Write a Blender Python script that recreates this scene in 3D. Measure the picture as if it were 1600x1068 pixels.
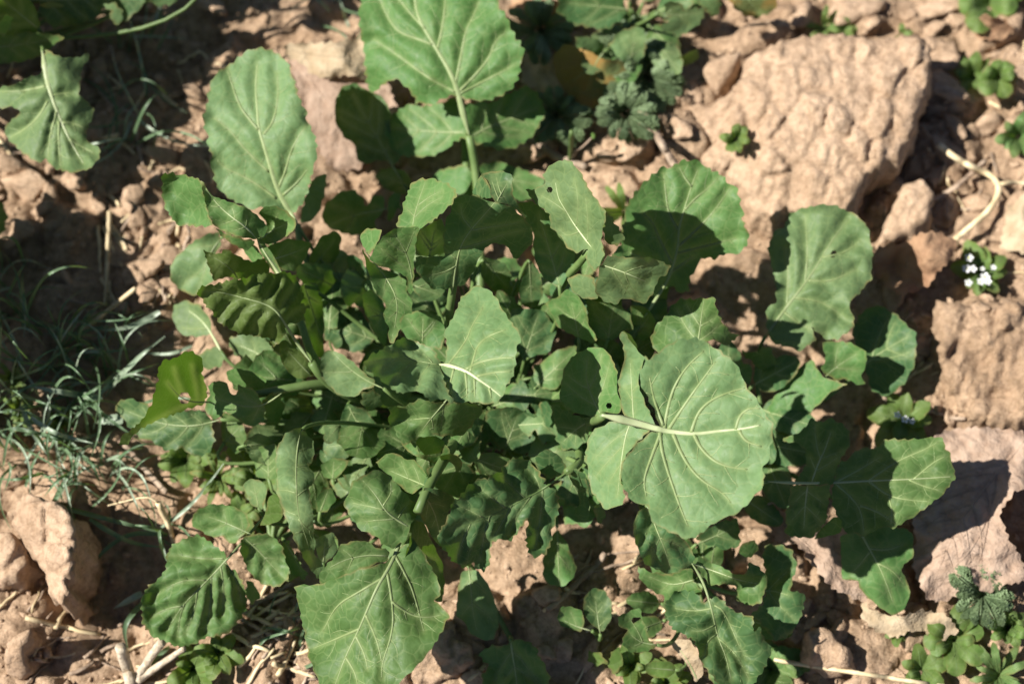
import bpy, bmesh, math, random
import numpy as np
from mathutils import Vector, Matrix
from mathutils.geometry import delaunay_2d_cdt

# ------------------------------------------------------------------ scene, camera, light
for o in list(bpy.data.objects): bpy.data.objects.remove(o)
scene = bpy.context.scene
COL = scene.collection
R = math.radians

TILT, FOC, DIST = R(20), 60.0, 0.88
TARGET = Vector((0, 0, 0.05))
CAM = TARGET + Vector((0, -math.sin(TILT), math.cos(TILT))) * DIST
cd = bpy.data.cameras.new('camera'); cam = bpy.data.objects.new('camera', cd); COL.objects.link(cam)
cam.location = CAM; cam.rotation_euler = (TILT, 0, 0)
cd.lens = FOC; cd.sensor_width = 36.0; cd.sensor_fit = 'HORIZONTAL'
cd.clip_start = 0.02; cd.clip_end = 200
cd.dof.use_dof = True; cd.dof.focus_distance = 0.805; cd.dof.aperture_fstop = 5.3
scene.camera = cam

SUN_EL, SUN_AZ = R(47), R(3)           # direction the light travels, measured from +x
SD = Vector((math.cos(SUN_EL)*math.cos(SUN_AZ), math.cos(SUN_EL)*math.sin(SUN_AZ), -math.sin(SUN_EL)))
w = bpy.data.worlds.new('World'); scene.world = w; w.use_nodes = True
nt = w.node_tree; bg = nt.nodes['Background']
sky = nt.nodes.new('ShaderNodeTexSky'); sky.sky_type = 'NISHITA'; sky.sun_disc = False; sky.air_density = 0.6; sky.dust_density = 0.4
sky.sun_elevation = SUN_EL; sky.sun_rotation = R(270) - SUN_AZ
nt.links.new(sky.outputs[0], bg.inputs[0]); bg.inputs[1].default_value = 0.05
sl = bpy.data.lights.new('sun', 'SUN'); sl.energy = 5.0; sl.angle = R(0.53); sl.color = (1.0, 0.965, 0.91)
so = bpy.data.objects.new('sun', sl); COL.objects.link(so); so.location = (-1, 0, 1.5)
so.rotation_euler = SD.to_track_quat('-Z', 'Y').to_euler()
scene.render.engine = 'CYCLES'
vs = scene.view_settings
vs.view_transform = 'Standard'; vs.look = 'None'; vs.gamma = 1.0; vs.exposure = 1.0; vs.use_curve_mapping = False
scene.cycles.max_bounces = 8

# ------------------------------------------------------------------ pixels of the photograph -> points at a height
RX = np.array((1.0, 0, 0)); RY = np.array((0, math.cos(TILT), math.sin(TILT))); RZ = np.array((0, math.sin(TILT), -math.cos(TILT)))
CA = np.array(CAM)
def unproj(x, y, h):
    """pixel (1600 x 1068) and height in metres -> world points"""
    x = np.asarray(x, float); y = np.asarray(y, float); h = np.asarray(h, float)
    u = (x-800)/1600*36/FOC; v = -(y-534)/1600*36/FOC
    d = u[..., None]*RX + v[..., None]*RY + RZ
    t = (h - CA[2]) / d[..., 2]
    return CA + d*t[..., None]
PXM = 0.00033                            # metres per pixel, roughly, at leaf height

# ------------------------------------------------------------------ numpy noise
_rs = np.random.RandomState(7)
_perm = _rs.permutation(512)
_grad = _rs.uniform(-1, 1, (512, 3))
def _hash(ix, iy, iz): return _perm[(_perm[(_perm[ix & 511] + iy) & 511] + iz) & 511]
def noise(x, y, z=0.0):
    x, y, z = np.broadcast_arrays(np.asarray(x, float), np.asarray(y, float), np.asarray(z, float))
    ix, iy, iz = np.floor(x).astype(int), np.floor(y).astype(int), np.floor(z).astype(int)
    fx, fy, fz = x-ix, y-iy, z-iz
    s = lambda t: t*t*t*(t*(t*6-15)+10)
    ux, uy, uz = s(fx), s(fy), s(fz); r = 0
    for a in (0, 1):
        for b in (0, 1):
            for c in (0, 1):
                g = _grad[_hash(ix+a, iy+b, iz+c)]
                dot = g[..., 0]*(fx-a) + g[..., 1]*(fy-b) + g[..., 2]*(fz-c)
                r = r + dot*(ux if a else 1-ux)*(uy if b else 1-uy)*(uz if c else 1-uz)
    return r
def fbm(x, y, z=0.0, o=4, l=2.1, g=0.5):
    s = 0; a = 1; f = 1.0
    for i in range(o): s = s + a*noise(x*f + 17.3*i, y*f - 9.1*i, np.asarray(z)*f); a *= g; f *= l
    return s
def worley(x, y):
    """distance to nearest and second nearest feature point, cell random"""
    ix, iy = np.floor(x).astype(int), np.floor(y).astype(int)
    d1 = np.full(x.shape, 9.0); d2 = np.full(x.shape, 9.0); rid = np.zeros(x.shape)
    for a in (-1, 0, 1):
        for b in (-1, 0, 1):
            h = _hash(ix+a, iy+b, 3*np.ones_like(ix)); q = _grad[h]
            px, py = ix+a+.5+q[..., 0]*.5, iy+b+.5+q[..., 1]*.5
            d = np.hypot(px-x, py-y)
            rid = np.where(d < d1, q[..., 2], rid)
            d2 = np.where(d < d1, d1, np.minimum(d2, d)); d1 = np.minimum(d1, d)
    return d1, d2, rid

# ------------------------------------------------------------------ materials
def mat(name):
    m = bpy.data.materials.new(name); m.use_nodes = True
    t = m.node_tree; b = t.nodes['Principled BSDF']; out = t.nodes['Material Output']
    return m, t, b, out
def N(t, ty, **kw):
    n = t.nodes.new(ty)
    for k, v in kw.items():
        if k in n.inputs.keys() if isinstance(k, str) else False: n.inputs[k].default_value = v
        else: setattr(n, k, v)
    return n
def mixc(t, fac, a, b, mode='MIX'):
    n = t.nodes.new('ShaderNodeMix'); n.data_type = 'RGBA'; n.blend_type = mode
    for s, v in ((0, fac), (6, a), (7, b)):
        if hasattr(v, 'links') or hasattr(v, 'is_linked'): t.links.new(v, n.inputs[s])
        else: n.inputs[s].default_value = v if s == 0 else (*v, 1)
    return n.outputs[2]
def ramp(t, sock, lo, hi, a=0.0, b=1.0):
    n = t.nodes.new('ShaderNodeMapRange'); n.inputs[1].default_value = lo; n.inputs[2].default_value = hi
    n.inputs[3].default_value = a; n.inputs[4].default_value = b
    t.links.new(sock, n.inputs[0]); return n.outputs[0]
def tex_noise(t, co, scale, detail=4, rough=.55):
    n = t.nodes.new('ShaderNodeTexNoise'); n.inputs['Scale'].default_value = scale
    n.inputs['Detail'].default_value = detail; n.inputs['Roughness'].default_value = rough
    t.links.new(co, n.inputs['Vector']); return n.outputs['Fac']
def bump(t, h, strength, dist, b, prev=None):
    n = t.nodes.new('ShaderNodeBump'); n.inputs['Strength'].default_value = strength; n.inputs['Distance'].default_value = dist
    t.links.new(h, n.inputs['Height'])
    if prev is not None: t.links.new(prev, n.inputs['Normal'])
    t.links.new(n.outputs[0], b.inputs['Normal']); return n.outputs[0]

def leaf_material(name, dark, light, vein=(.20, .26, .10), trans=(.12, .24, .012), tw=.27, rough=.52, spec=.22, sick=0.0):
    m, t, b, out = mat(name); L = t.links.new
    co = N(t, 'ShaderNodeTexCoord').outputs['Object']
    oi = N(t, 'ShaderNodeObjectInfo').outputs['Random']
    f1 = ramp(t, tex_noise(t, co, 55, 3), .3, .7)
    f2 = ramp(t, tex_noise(t, co, 420, 3), .3, .72)
    c = mixc(t, f1, dark, light)
    c = mixc(t, ramp(t, f2, 0, 1, 0, .28), c, tuple(min(1, v*1.5+.01) for v in light))
    hs = N(t, 'ShaderNodeHueSaturation'); L(c, hs.inputs['Color'])
    L(ramp(t, oi, 0, 1, .86, 1.16), hs.inputs['Value']); L(ramp(t, oi, 0, 1, .492, .508), hs.inputs['Hue']); c = hs.outputs[0]
    # fine net of small veins
    vo = t.nodes.new('ShaderNodeTexVoronoi'); vo.feature = 'DISTANCE_TO_EDGE'; vo.inputs['Scale'].default_value = 165
    wv = N(t, 'ShaderNodeVectorMath', operation='MULTIPLY_ADD'); wn = t.nodes.new('ShaderNodeTexNoise'); wn.inputs['Scale'].default_value = 120
    L(co, wn.inputs['Vector']); L(wn.outputs['Color'], wv.inputs[0]); wv.inputs[1].default_value = (.004,)*3; L(co, wv.inputs[2])
    L(wv.outputs[0], vo.inputs['Vector'])
    net = ramp(t, vo.outputs['Distance'], 0, .075, 1, 0)
    c = mixc(t, ramp(t, net, 0, 1, 0, .34), c, vein)
    at = N(t, 'ShaderNodeAttribute', attribute_name='vein'); c = mixc(t, ramp(t, at.outputs['Fac'], 0, 1, 0, .55), c, vein)
    ed = N(t, 'ShaderNodeAttribute', attribute_name='edge')
    en = ramp(t, tex_noise(t, co, 90, 3), .35, .65)
    mu = N(t, 'ShaderNodeMath', operation='MULTIPLY'); L(ed.outputs['Fac'], mu.inputs[0]); L(en, mu.inputs[1])
    c = mixc(t, ramp(t, mu.outputs[0], .25, .9, 0, .75), c, (.21, .17, .065))
    # small pale spots and scars
    sp = t.nodes.new('ShaderNodeTexVoronoi'); sp.inputs['Scale'].default_value = 95; L(co, sp.inputs['Vector'])
    spm = ramp(t, sp.outputs['Distance'], .05, .09, 1, 0)
    spr = ramp(t, tex_noise(t, co, 40, 2), .58, .66)
    ms = N(t, 'ShaderNodeMath', operation='MULTIPLY'); L(spm, ms.inputs[0]); L(spr, ms.inputs[1])
    c = mixc(t, ramp(t, ms.outputs[0], 0, 1, 0, .6), c, (.27, .29, .14))
    if sick:
        sk = ramp(t, tex_noise(t, co, 38, 3), .62-sick*.3, .72-sick*.3)
        c = mixc(t, ramp(t, sk, 0, 1, 0, .9), c, (.30, .17, .05))
    L(c, b.inputs['Base Color']); b.inputs['Roughness'].default_value = rough
    b.inputs['Specular IOR Level'].default_value = spec
    L(ramp(t, f2, 0, 1, rough-.08, rough+.14), b.inputs['Roughness'])
    pr = bump(t, ramp(t, vo.outputs['Distance'], 0, .25, 0, 1), .14, .0009, b)
    bump(t, f2, .22, .0005, b, pr)
    tr = N(t, 'ShaderNodeBsdfTranslucent')
    L(mixc(t, ramp(t, at.outputs['Fac'], 0, 1, 0, .5), trans, (.4, .5, .1)), tr.inputs['Color'])
    mx = N(t, 'ShaderNodeMixShader'); mx.inputs[0].default_value = tw
    L(b.outputs[0], mx.inputs[1]); L(tr.outputs[0], mx.inputs[2]); L(mx.outputs[0], out.inputs['Surface'])
    return m

def plain_material(name, a, bcol, scale=120, rough=.7, spec=.25, bstr=.3, bdist=.001, trans=None, tw=0.0, stretch=None):
    m, t, b, out = mat(name); L = t.links.new
    co = N(t, 'ShaderNodeTexCoord').outputs['Object']
    if stretch:
        mp = N(t, 'ShaderNodeMapping'); mp.inputs['Scale'].default_value = stretch; L(co, mp.inputs['Vector']); co = mp.outputs[0]
    n = ramp(t, tex_noise(t, co, scale, 5), .3, .7)
    c = mixc(t, n, a, bcol)
    oi = N(t, 'ShaderNodeObjectInfo').outputs['Random']
    hs = N(t, 'ShaderNodeHueSaturation'); L(c, hs.inputs['Color']); L(ramp(t, oi, 0, 1, .82, 1.15), hs.inputs['Value'])
    L(hs.outputs[0], b.inputs['Base Color'])
    b.inputs['Roughness'].default_value = rough; b.inputs['Specular IOR Level'].default_value = spec
    bump(t, n, bstr, bdist, b)
    if trans:
        tr = N(t, 'ShaderNodeBsdfTranslucent'); tr.inputs['Color'].default_value = (*trans, 1)
        mx = N(t, 'ShaderNodeMixShader'); mx.inputs[0].default_value = tw
        L(b.outputs[0], mx.inputs[1]); L(tr.outputs[0], mx.inputs[2]); L(mx.outputs[0], out.inputs['Surface'])
    return m

def soil_material(name, a=(.33, .222, .138), bcol=(.46, .322, .212), dk=(.21, .138, .082)):
    m, t, b, out = mat(name); L = t.links.new
    co = N(t, 'ShaderNodeNewGeometry').outputs['Position']
    c = mixc(t, ramp(t, tex_noise(t, co, 28, 5), .35, .65), a, bcol)
    c = mixc(t, ramp(t, tex_noise(t, co, 210, 5, .7), .42, .68), c, dk)
    c = mixc(t, ramp(t, tex_noise(t, co, 700, 4, .7), .56, .72, 0, .55), c, (.55, .42, .29))
    L(c, b.inputs['Base Color']); b.inputs['Roughness'].default_value = .95; b.inputs['Specular IOR Level'].default_value = .1
    pr = bump(t, tex_noise(t, co, 160, 6, .65), .8, .004, b)
    bump(t, tex_noise(t, co, 900, 4, .7), .6, .0012, b, pr)
    return m

M_LEAF = leaf_material('leaf_green', (.052, .118, .029), (.088, .168, .048))
M_PALE = leaf_material('leaf_glaucous', (.083, .144, .050), (.122, .190, .078), tw=.24)
M_DEEP = leaf_material('leaf_deep', (.034, .084, .026), (.060, .124, .044))
M_YEL = leaf_material('leaf_yellow_green', (.075, .13, .025), (.12, .175, .045), trans=(.085, .175, .008), tw=.45)
M_SICK = leaf_material('leaf_withering', (.08, .12, .04), (.16, .17, .06), sick=.75)
M_WEED = leaf_material('weed_green', (.065, .125, .024), (.125, .20, .048), trans=(.2, .32, .02), tw=.38)
M_VEIN = plain_material('vein', (.23, .29, .12), (.30, .36, .17), 200, .5, .4, .15, .0004, (.3, .4, .1), .2)
M_SIDE = plain_material('side_vein', (.20, .265, .095), (.265, .325, .14), 200, .5, .4, .15, .0004, (.25, .4, .06), .25)
M_VEINW = plain_material('vein_white', (.35, .41, .20), (.44, .49, .27), 200, .45, .45, .15, .0004, (.4, .45, .2), .15)
M_STALK = plain_material('stalk', (.10, .165, .045), (.165, .24, .08), 90, .5, .4, .2, .0006, (.25, .4, .05), .2)
M_SOIL = soil_material('soil')
M_CLOD = soil_material('clod_soil', (.40, .275, .178), (.52, .37, .25), (.27, .18, .11))
M_DEAD = plain_material('dead_leaf', (.31, .21, .145), (.45, .33, .245), 150, .8, .15, .7, .002, (.3, .14, .06), .15)
M_DEADT = plain_material('dead_leaf_tan', (.34, .25, .15), (.50, .40, .27), 110, .8, .15, .8, .002, (.3, .2, .08), .15)
M_DEADB = plain_material('dead_leaf_brown', (.27, .15, .085), (.46, .29, .17), 90, .8, .15, .8, .002, (.3, .14, .06), .15)
M_STRAW = plain_material('straw', (.46, .35, .19), (.66, .54, .34), 160, .6, .3, .4, .0006)
M_TWIG = plain_material('twig', (.22, .15, .10), (.44, .34, .25), 140, .85, .15, .8, .0015)
M_BLEACH = plain_material('bleached_stem', (.30, .23, .155), (.56, .48, .36), 260, .75, .2, .6, .001)
M_GRASS = plain_material('grass_blade', (.07, .13, .06), (.15, .22, .12), 60, .45, .45, .15, .0005, (.2, .35, .06), .25)
M_GRASSP = plain_material('grass_blade_pale', (.20, .27, .18), (.31, .37, .26), 60, .4, .5, .15, .0005, (.3, .4, .15), .2)
M_FEATH = plain_material('feathery_green', (.11, .165, .08), (.18, .24, .12), 90, .6, .3, .2, .0005, (.2, .3, .06), .25)
M_WHITE = plain_material('white_petal', (.74, .74, .72), (.82, .82, .80), 90, .6, .3, .1, .0003, (.6, .6, .55), .2)
M_YFLOW = plain_material('flower_centre', (.45, .45, .08), (.55, .55, .12), 90, .6, .3, .1, .0003)

# ------------------------------------------------------------------ object helpers
def mesh_obj(name, verts, faces, m, parent=None, smooth=True, loc=None, attrs=None):
    me = bpy.data.meshes.new(name)
    v = np.asarray(verts, float)
    if parent is not None and loc is None: v = v - np.array(root_loc(parent))
    if loc is not None: v = v - np.array(loc)
    me.from_pydata(v.tolist(), [], [list(map(int, f)) for f in faces]); me.update()
    if smooth: me.polygons.foreach_set('use_smooth', [True]*len(me.polygons))
    if attrs:
        for k, a in attrs.items():
            at = me.attributes.new(k, 'FLOAT', 'POINT'); at.data.foreach_set('value', np.asarray(a, np.float32))
    me.materials.append(m)
    o = bpy.data.objects.new(name, me); COL.objects.link(o)
    if parent is not None: o.parent = parent
    elif loc is not None: o.location = loc
    return o
def root_loc(o):
    while o.parent is not None: o = o.parent
    return o.location
def tag(o, label, cat, group=None, kind=None):
    if label: o['label'] = label
    if cat: o['category'] = cat
    if group: o['group'] = group
    if kind: o['kind'] = kind
    return o
def thing(name, label, cat, loc, group=None):
    o = bpy.data.objects.new(name, None); COL.objects.link(o); o.location = loc; o.empty_display_size = .01
    return tag(o, label, cat, group)
def P(s):
    return np.array([[float(c) for c in q.split(',')] for q in s.split()])

def tube_mesh(pts, rad, n=6, flat=1.0):
    """rings along world points; returns verts, faces"""
    pts = np.asarray(pts, float); k = len(pts); rad = np.broadcast_to(rad, (k,))
    t = np.gradient(pts, axis=0); t /= np.linalg.norm(t, axis=1)[:, None] + 1e-12
    up = np.array((0.05, -.3, .95)); s = np.cross(t, up); s /= np.linalg.norm(s, axis=1)[:, None] + 1e-9
    u = np.cross(s, t)
    a = np.arange(n)/n*2*math.pi
    V = pts[:, None, :] + rad[:, None, None]*(np.cos(a)[None, :, None]*s[:, None, :] + flat*np.sin(a)[None, :, None]*u[:, None, :])
    V = V.reshape(-1, 3); F = []
    for i in range(k-1):
        for j in range(n):
            F.append((i*n+j, i*n+(j+1) % n, (i+1)*n+(j+1) % n, (i+1)*n+j))
    F.append(tuple(range(n-1, -1, -1))); F.append(tuple((k-1)*n+j for j in range(n)))
    return V, F
class MB:
    def __init__(s): s.v = []; s.f = []; s.n = 0; s.a = []
    def add(s, V, F, a=None):
        V = np.asarray(V); s.v.append(V); s.f += [tuple(i+s.n for i in f) for f in F]; s.n += len(V)
        s.a.append(a)
    def build(s, name, m, parent=None, **k): return mesh_obj(name, np.concatenate(s.v), s.f, m, parent, **k)

def resample(p, step, closed=False):
    p = np.asarray(p, float)
    if closed: p = np.vstack([p, p[:1]])
    d = np.r_[0, np.cumsum(np.hypot(*np.diff(p[:, :2], axis=0).T))]
    n = max(2, int(round(d[-1]/step)))
    q = np.linspace(0, d[-1], n+1)
    r = np.stack([np.interp(q, d, p[:, i]) for i in range(p.shape[1])], 1)
    return r[:-1] if closed else r
def smooth_line(p, it=2):
    """Chaikin, end points kept"""
    p = np.asarray(p, float)
    for _ in range(it):
        a = p[:-1]*.75+p[1:]*.25; b = p[:-1]*.25+p[1:]*.75
        q = np.empty((2*len(a), p.shape[1])); q[0::2] = a; q[1::2] = b
        p = np.vstack([p[:1], q[1:-1] if len(q) > 2 else q, p[-1:]])
    return p
def seg_dist(px, py, A, B):
    """distance of points to a set of segments"""
    px = np.asarray(px, np.float32); py = np.asarray(py, np.float32); A = np.asarray(A, np.float32); B = np.asarray(B, np.float32)
    d = B-A; l = (d*d).sum(1)+1e-6; best = np.empty(px.shape, np.float32); step = max(1, 400000//max(1, len(A)))
    for i in range(0, len(px), step):
        x = px[i:i+step, None]-A[:, 0]; y = py[i:i+step, None]-A[:, 1]
        t = np.clip((x*d[:, 0]+y*d[:, 1])/l, 0, 1); x -= t*d[:, 0]; y -= t*d[:, 1]
        best[i:i+step] = np.sqrt((x*x+y*y).min(1))
    return best.astype(float)
def inside(px, py, poly):
    px = np.asarray(px, np.float32); py = np.asarray(py, np.float32); poly = np.asarray(poly, np.float32)
    x1, y1 = poly[:, 0], poly[:, 1]; x2, y2 = np.roll(x1, -1), np.roll(y1, -1); dy = np.where(y2 == y1, 1e-6, y2-y1); sl = (x2-x1)/dy
    r = np.empty(px.shape, bool); step = max(1, 400000//len(poly))
    for i in range(0, len(px), step):
        Y = py[i:i+step, None]; k = ((y1 > Y) != (y2 > Y)) & (px[i:i+step, None] < sl*(Y-y1)+x1); r[i:i+step] = k.sum(1) & 1
    return r
def tps(H):
    """thin plate spline through (x, y, h) control points, gently smoothed"""
    H = np.asarray(H, float); x, y, h = H[:, 0]/100, H[:, 1]/100, H[:, 2]; n = len(H)
    if n < 3:
        return lambda X, Y: np.interp((np.asarray(X)/100-x[0])*(x[-1]-x[0])+(np.asarray(Y)/100-y[0])*(y[-1]-y[0]), [0, (x[-1]-x[0])**2+(y[-1]-y[0])**2+1e-9], [h[0], h[-1]])
    r = np.hypot(x[:, None]-x, y[:, None]-y); K = np.where(r > 0, r*r*np.log(r+1e-12), 0) + 1e-3*np.eye(n)
    Pm = np.c_[np.ones(n), x, y]; A = np.block([[K, Pm], [Pm.T, np.zeros((3, 3))]])
    sol = np.linalg.lstsq(A, np.r_[h, 0, 0, 0], rcond=None)[0]
    def f(X, Y):
        X = np.asarray(X, float)/100; Y = np.asarray(Y, float)/100
        s = sol[n]+sol[n+1]*X+sol[n+2]*Y
        for i in range(n):
            q = np.hypot(X-x[i], Y-y[i]); s = s+sol[i]*np.where(q > 0, q*q*np.log(q+1e-12), 0)
        return s
    return f

rng = random.Random(11)
NSEED = [0]
def toothed(poly, amp, per, seed):
    """crenate, slightly ragged margin"""
    p = resample(poly, 2.6, True)
    # soften the traced corners
    for _ in range(2): p = .25*np.roll(p, 1, 0)+.5*p+.25*np.roll(p, -1, 0)
    t = np.roll(p, -1, 0)-np.roll(p, 1, 0); L = np.hypot(t[:, 0], t[:, 1])+1e-9
    nrm = np.stack([t[:, 1]/L, -t[:, 0]/L], 1)
    area = np.sum(p[:, 0]*np.roll(p[:, 1], -1)-np.roll(p[:, 0], -1)*p[:, 1])
    if area < 0: nrm = -nrm
    s = np.r_[0, np.cumsum(np.hypot(*np.diff(p, axis=0).T))]
    ph = s/per + 1.1*noise(s/per/1.7, seed*3.7) ; fr = ph-np.floor(ph)
    k = np.where(fr < .72, (fr/.72)**1.2, (1-fr)/.28)
    a = amp*(.55+.9*np.abs(noise(s/per/2.3, seed*1.3+50)))
    off = a*(k-.55) + 1.6*amp*noise(s/per/3.5, seed*2.1+9)*.6
    return p+nrm*off[:, None]

def auto_veins(poly, mid, n=None):
    """side veins in pairs off a midrib, bending to the tip and ending short of the margin"""
    m = resample(smooth_line(mid), 4); out = []
    L = len(m)*4; n = n or max(2, int(L/38))
    for i in range(n):
        f = .16+.72*(i+.3*rng.random())/n; k = int(f*(len(m)-2)); p = m[k]
        t = m[min(k+2, len(m)-1)]-m[k-1 if k else 0]; t = t/(np.hypot(*t)+1e-9)
        for sg in (1, -1):
            a = R(rng.uniform(40, 58))*sg; q = p.copy(); line = [q.copy()]
            for st in range(60):
                d = np.array((t[0]*math.cos(a)-t[1]*math.sin(a), t[0]*math.sin(a)+t[1]*math.cos(a)))
                q = q+d*5; a *= .965; a += R(rng.uniform(-4, 4))
                if not inside(q[:1], q[1:2], poly)[0] or (seg_dist(q[:1], q[1:2], poly, np.roll(poly, -1, 0))[0] < 5): break
                line.append(q.copy())
            if len(line) > 3: out.append(np.array(line))
    return out
def branch_veins(poly, veins, seed):
    """tertiary veins off the side veins"""
    r2 = random.Random(seed); out = []
    for v in veins:
        p = resample(smooth_line(v), 4)
        sg = 1; k = 4 + r2.randint(0, 3)
        while k < len(p)-2:
            t = p[min(k+1, len(p)-1)]-p[k-1]; t = t/(np.hypot(*t)+1e-9)
            a = R(r2.uniform(38, 62))*sg; q = p[k].copy(); line = [q.copy()]
            for st in range(r2.randint(4, 10)):
                d = np.array((t[0]*math.cos(a)-t[1]*math.sin(a), t[0]*math.sin(a)+t[1]*math.cos(a)))
                q = q+d*4; a += R(r2.uniform(-14, 14))
                if not inside(q[:1], q[1:2], poly)[0]: break
                line.append(q.copy())
            if len(line) > 2: out.append(np.array(line))
            sg = -sg; k += r2.randint(4, 8)
    return out

LEAFCOUNT = [0]
def leaf(plant, panels, m=None, vm=None, base=None, grid=None, name='leaf', pet_r=(.9, 1.5), pet=True):
    """panels: dicts with o outline, m midrib, v side veins ('' = automatic), H heights in cm, t teeth, p pucker, e edge wave, w vein width, holes"""
    m = m or M_LEAF; vm = vm or M_VEIN
    if len(panels) > 1 and not any('m' in q for q in panels):
        return [leaf(plant, [q], m, vm, base, grid, name, pet_r, pet) for q in panels][0]
    LEAFCOUNT[0] += 1; sd = LEAFCOUNT[0]
    B = MB(); VB = MB(); SB = MB(); av = []; ae = []; first = None
    for pi, q in enumerate(panels):
        raw = P(q['o']) if isinstance(q['o'], str) else q['o']
        am, pe = q.get('t', (2.6, 19)); poly = toothed(raw, am*2.5, pe, sd+pi*.37)
        size = math.sqrt(abs(np.sum(poly[:, 0]*np.roll(poly[:, 1], -1)-np.roll(poly[:, 0], -1)*poly[:, 1]))/2)
        H = P(q['H']) if isinstance(q['H'], str) else q['H']
        f0 = tps(H)
        mid = q.get('m'); mid = (P(mid) if isinstance(mid, str) else mid) if mid is not None else None
        vv = q.get('v', 'auto')
        if mid is None: veins = []
        elif isinstance(vv, str) and vv == 'auto': veins = auto_veins(poly, mid)
        else: veins = [P(s) for s in vv]
        ter = branch_veins(poly, veins, sd*7+pi) if size > 55 else []
        lines = ([resample(smooth_line(mid), 9)] if mid is not None else [])+[resample(smooth_line(v), 10) for v in veins]
        A = np.concatenate([l[:-1] for l in lines]) if lines else None; Bq = np.concatenate([l[1:] for l in lines]) if lines else None
        if ter:
            tl = [resample(l, 10) for l in ter]; A2 = np.concatenate([l[:-1] for l in tl]); B2 = np.concatenate([l[1:] for l in tl])
        pk = 1.35*q.get('p', .10); ew = 1.5*q.get('e', .28); nz = 1.2*q.get('n', .16)
        pa, pb = poly, np.roll(poly, -1, 0)
        def hf(X, Y, _f=f0):
            h = _f(X, Y)
            if A is not None:
                d = seg_dist(X, Y, A, Bq); h = h + pk*(1-np.exp(-(d/11.)**2))
                if ter:
                    d2 = seg_dist(X, Y, A2, B2); h = h+.25*pk*(1-np.exp(-(d2/7.)**2))
            de = seg_dist(X, Y, pa[::4], np.roll(pa[::4], -1, 0))
            h = h + ew*noise(X/42.+sd, Y/42.)*np.exp(-de/18.)*1.6 + nz*noise(X/58.-sd*.7, Y/58.+3) + .25*nz*noise(X/17., Y/17.+sd)
            return h
        g = grid or (4.2 if size > 120 else 5.0 if size > 60 else 5.5)
        x0, y0 = poly.min(0); x1, y1 = poly.max(0)
        gx, gy = np.meshgrid(np.arange(x0, x1, g), np.arange(y0, y1, g*.87)); gx = gx+(np.arange(gx.shape[0]) % 2)[:, None]*g*.5
        gx, gy = gx.ravel(), gy.ravel()
        k = inside(gx, gy, poly); gx, gy = gx[k], gy[k]
        k = seg_dist(gx, gy, pa, pb) > g*.45; gx, gy = gx[k], gy[k]
        pts = np.vstack([poly, np.stack([gx, gy], 1)]); nb = len(poly)
        co, ed, fa, *_ = delaunay_2d_cdt([Vector(c) for c in pts], [(i, (i+1) % nb) for i in range(nb)], [list(range(nb))], 1, 1e-4)
        co = np.array([[c.x, c.y] for c in co]); fa = [tuple(f) for f in fa]
        if not fa: continue
        # y points down in the picture: make faces look up
        c0 = co[list(fa[0])]; ar = (c0[1, 0]-c0[0, 0])*(c0[2, 1]-c0[0, 1])-(c0[2, 0]-c0[0, 0])*(c0[1, 1]-c0[0, 1])
        if ar > 0: fa = [f[::-1] for f in fa]
        for (hx, hy, hr) in q.get('holes', []):
            cen = {i for i in range(len(co)) if math.hypot(co[i, 0]-hx, co[i, 1]-hy) < hr}
            fa = [f for f in fa if not any(i in cen for i in f)]
        h = hf(co[:, 0], co[:, 1])
        B.add(unproj(co[:, 0], co[:, 1], h*.01), fa)
        if A is not None:
            d = seg_dist(co[:, 0], co[:, 1], A, Bq); av.append(np.exp(-(d/4.5)**2)*.8)
        else: av.append(np.zeros(len(co)))
        de = seg_dist(co[:, 0], co[:, 1], pa, pb); ae.append(np.exp(-de/3.0))
        # raised veins
        vw = q.get('w', 1.0); todo = []
        for l, lv in [(mid, 1 if q.get('sub') else 0)]*(mid is not None)+[(v, 1) for v in veins]+[(v, 2) for v in ter]:
            l = resample(smooth_line(l), 4 if lv < 1 else 5 if lv < 2 else 7)
            if lv: ins = inside(l[:, 0], l[:, 1], poly[::2]); l = l[ins] if ins.sum() > 2 else l[:0]
            if len(l) >= 3: todo.append((l, lv))
        if todo:
            al = np.concatenate([l for l, _ in todo]); ah = hf(al[:, 0], al[:, 1]); aw = unproj(al[:, 0], al[:, 1], ah*.01); k0 = 0
        for l, lv in todo:
            W = aw[k0:k0+len(l)].copy(); k0 += len(l)
            s = np.linspace(0, 1, len(l))
            rr = (np.interp(s, [0, .12, .25, .6, 1], [.7, 2.7, 2.3, 1.3, .5])*q.get('mw', 1.0) if lv == 0 else np.interp(s, [0, .5, 1], [2.2, 1.5, .6]) if lv == 1 else np.interp(s, [0, 1], [.62, .35]))*vw*min(1.15, max(.5, size/150))*PXM
            W[:, 2] += rr*((.15 if q.get('mw', 1) == 1 else .02) if lv == 0 else .06)
            V_, F_ = tube_mesh(W, rr, 6 if lv == 0 else 5, .55 if lv == 0 and q.get('mw', 1) == 1 else .34); (VB if lv == 0 else SB).add(V_, F_)
            if lv == 0 and first is None: first = W
    o = B.build(name, m, plant, attrs={'vein': np.concatenate(av), 'edge': np.concatenate(ae)})
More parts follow.
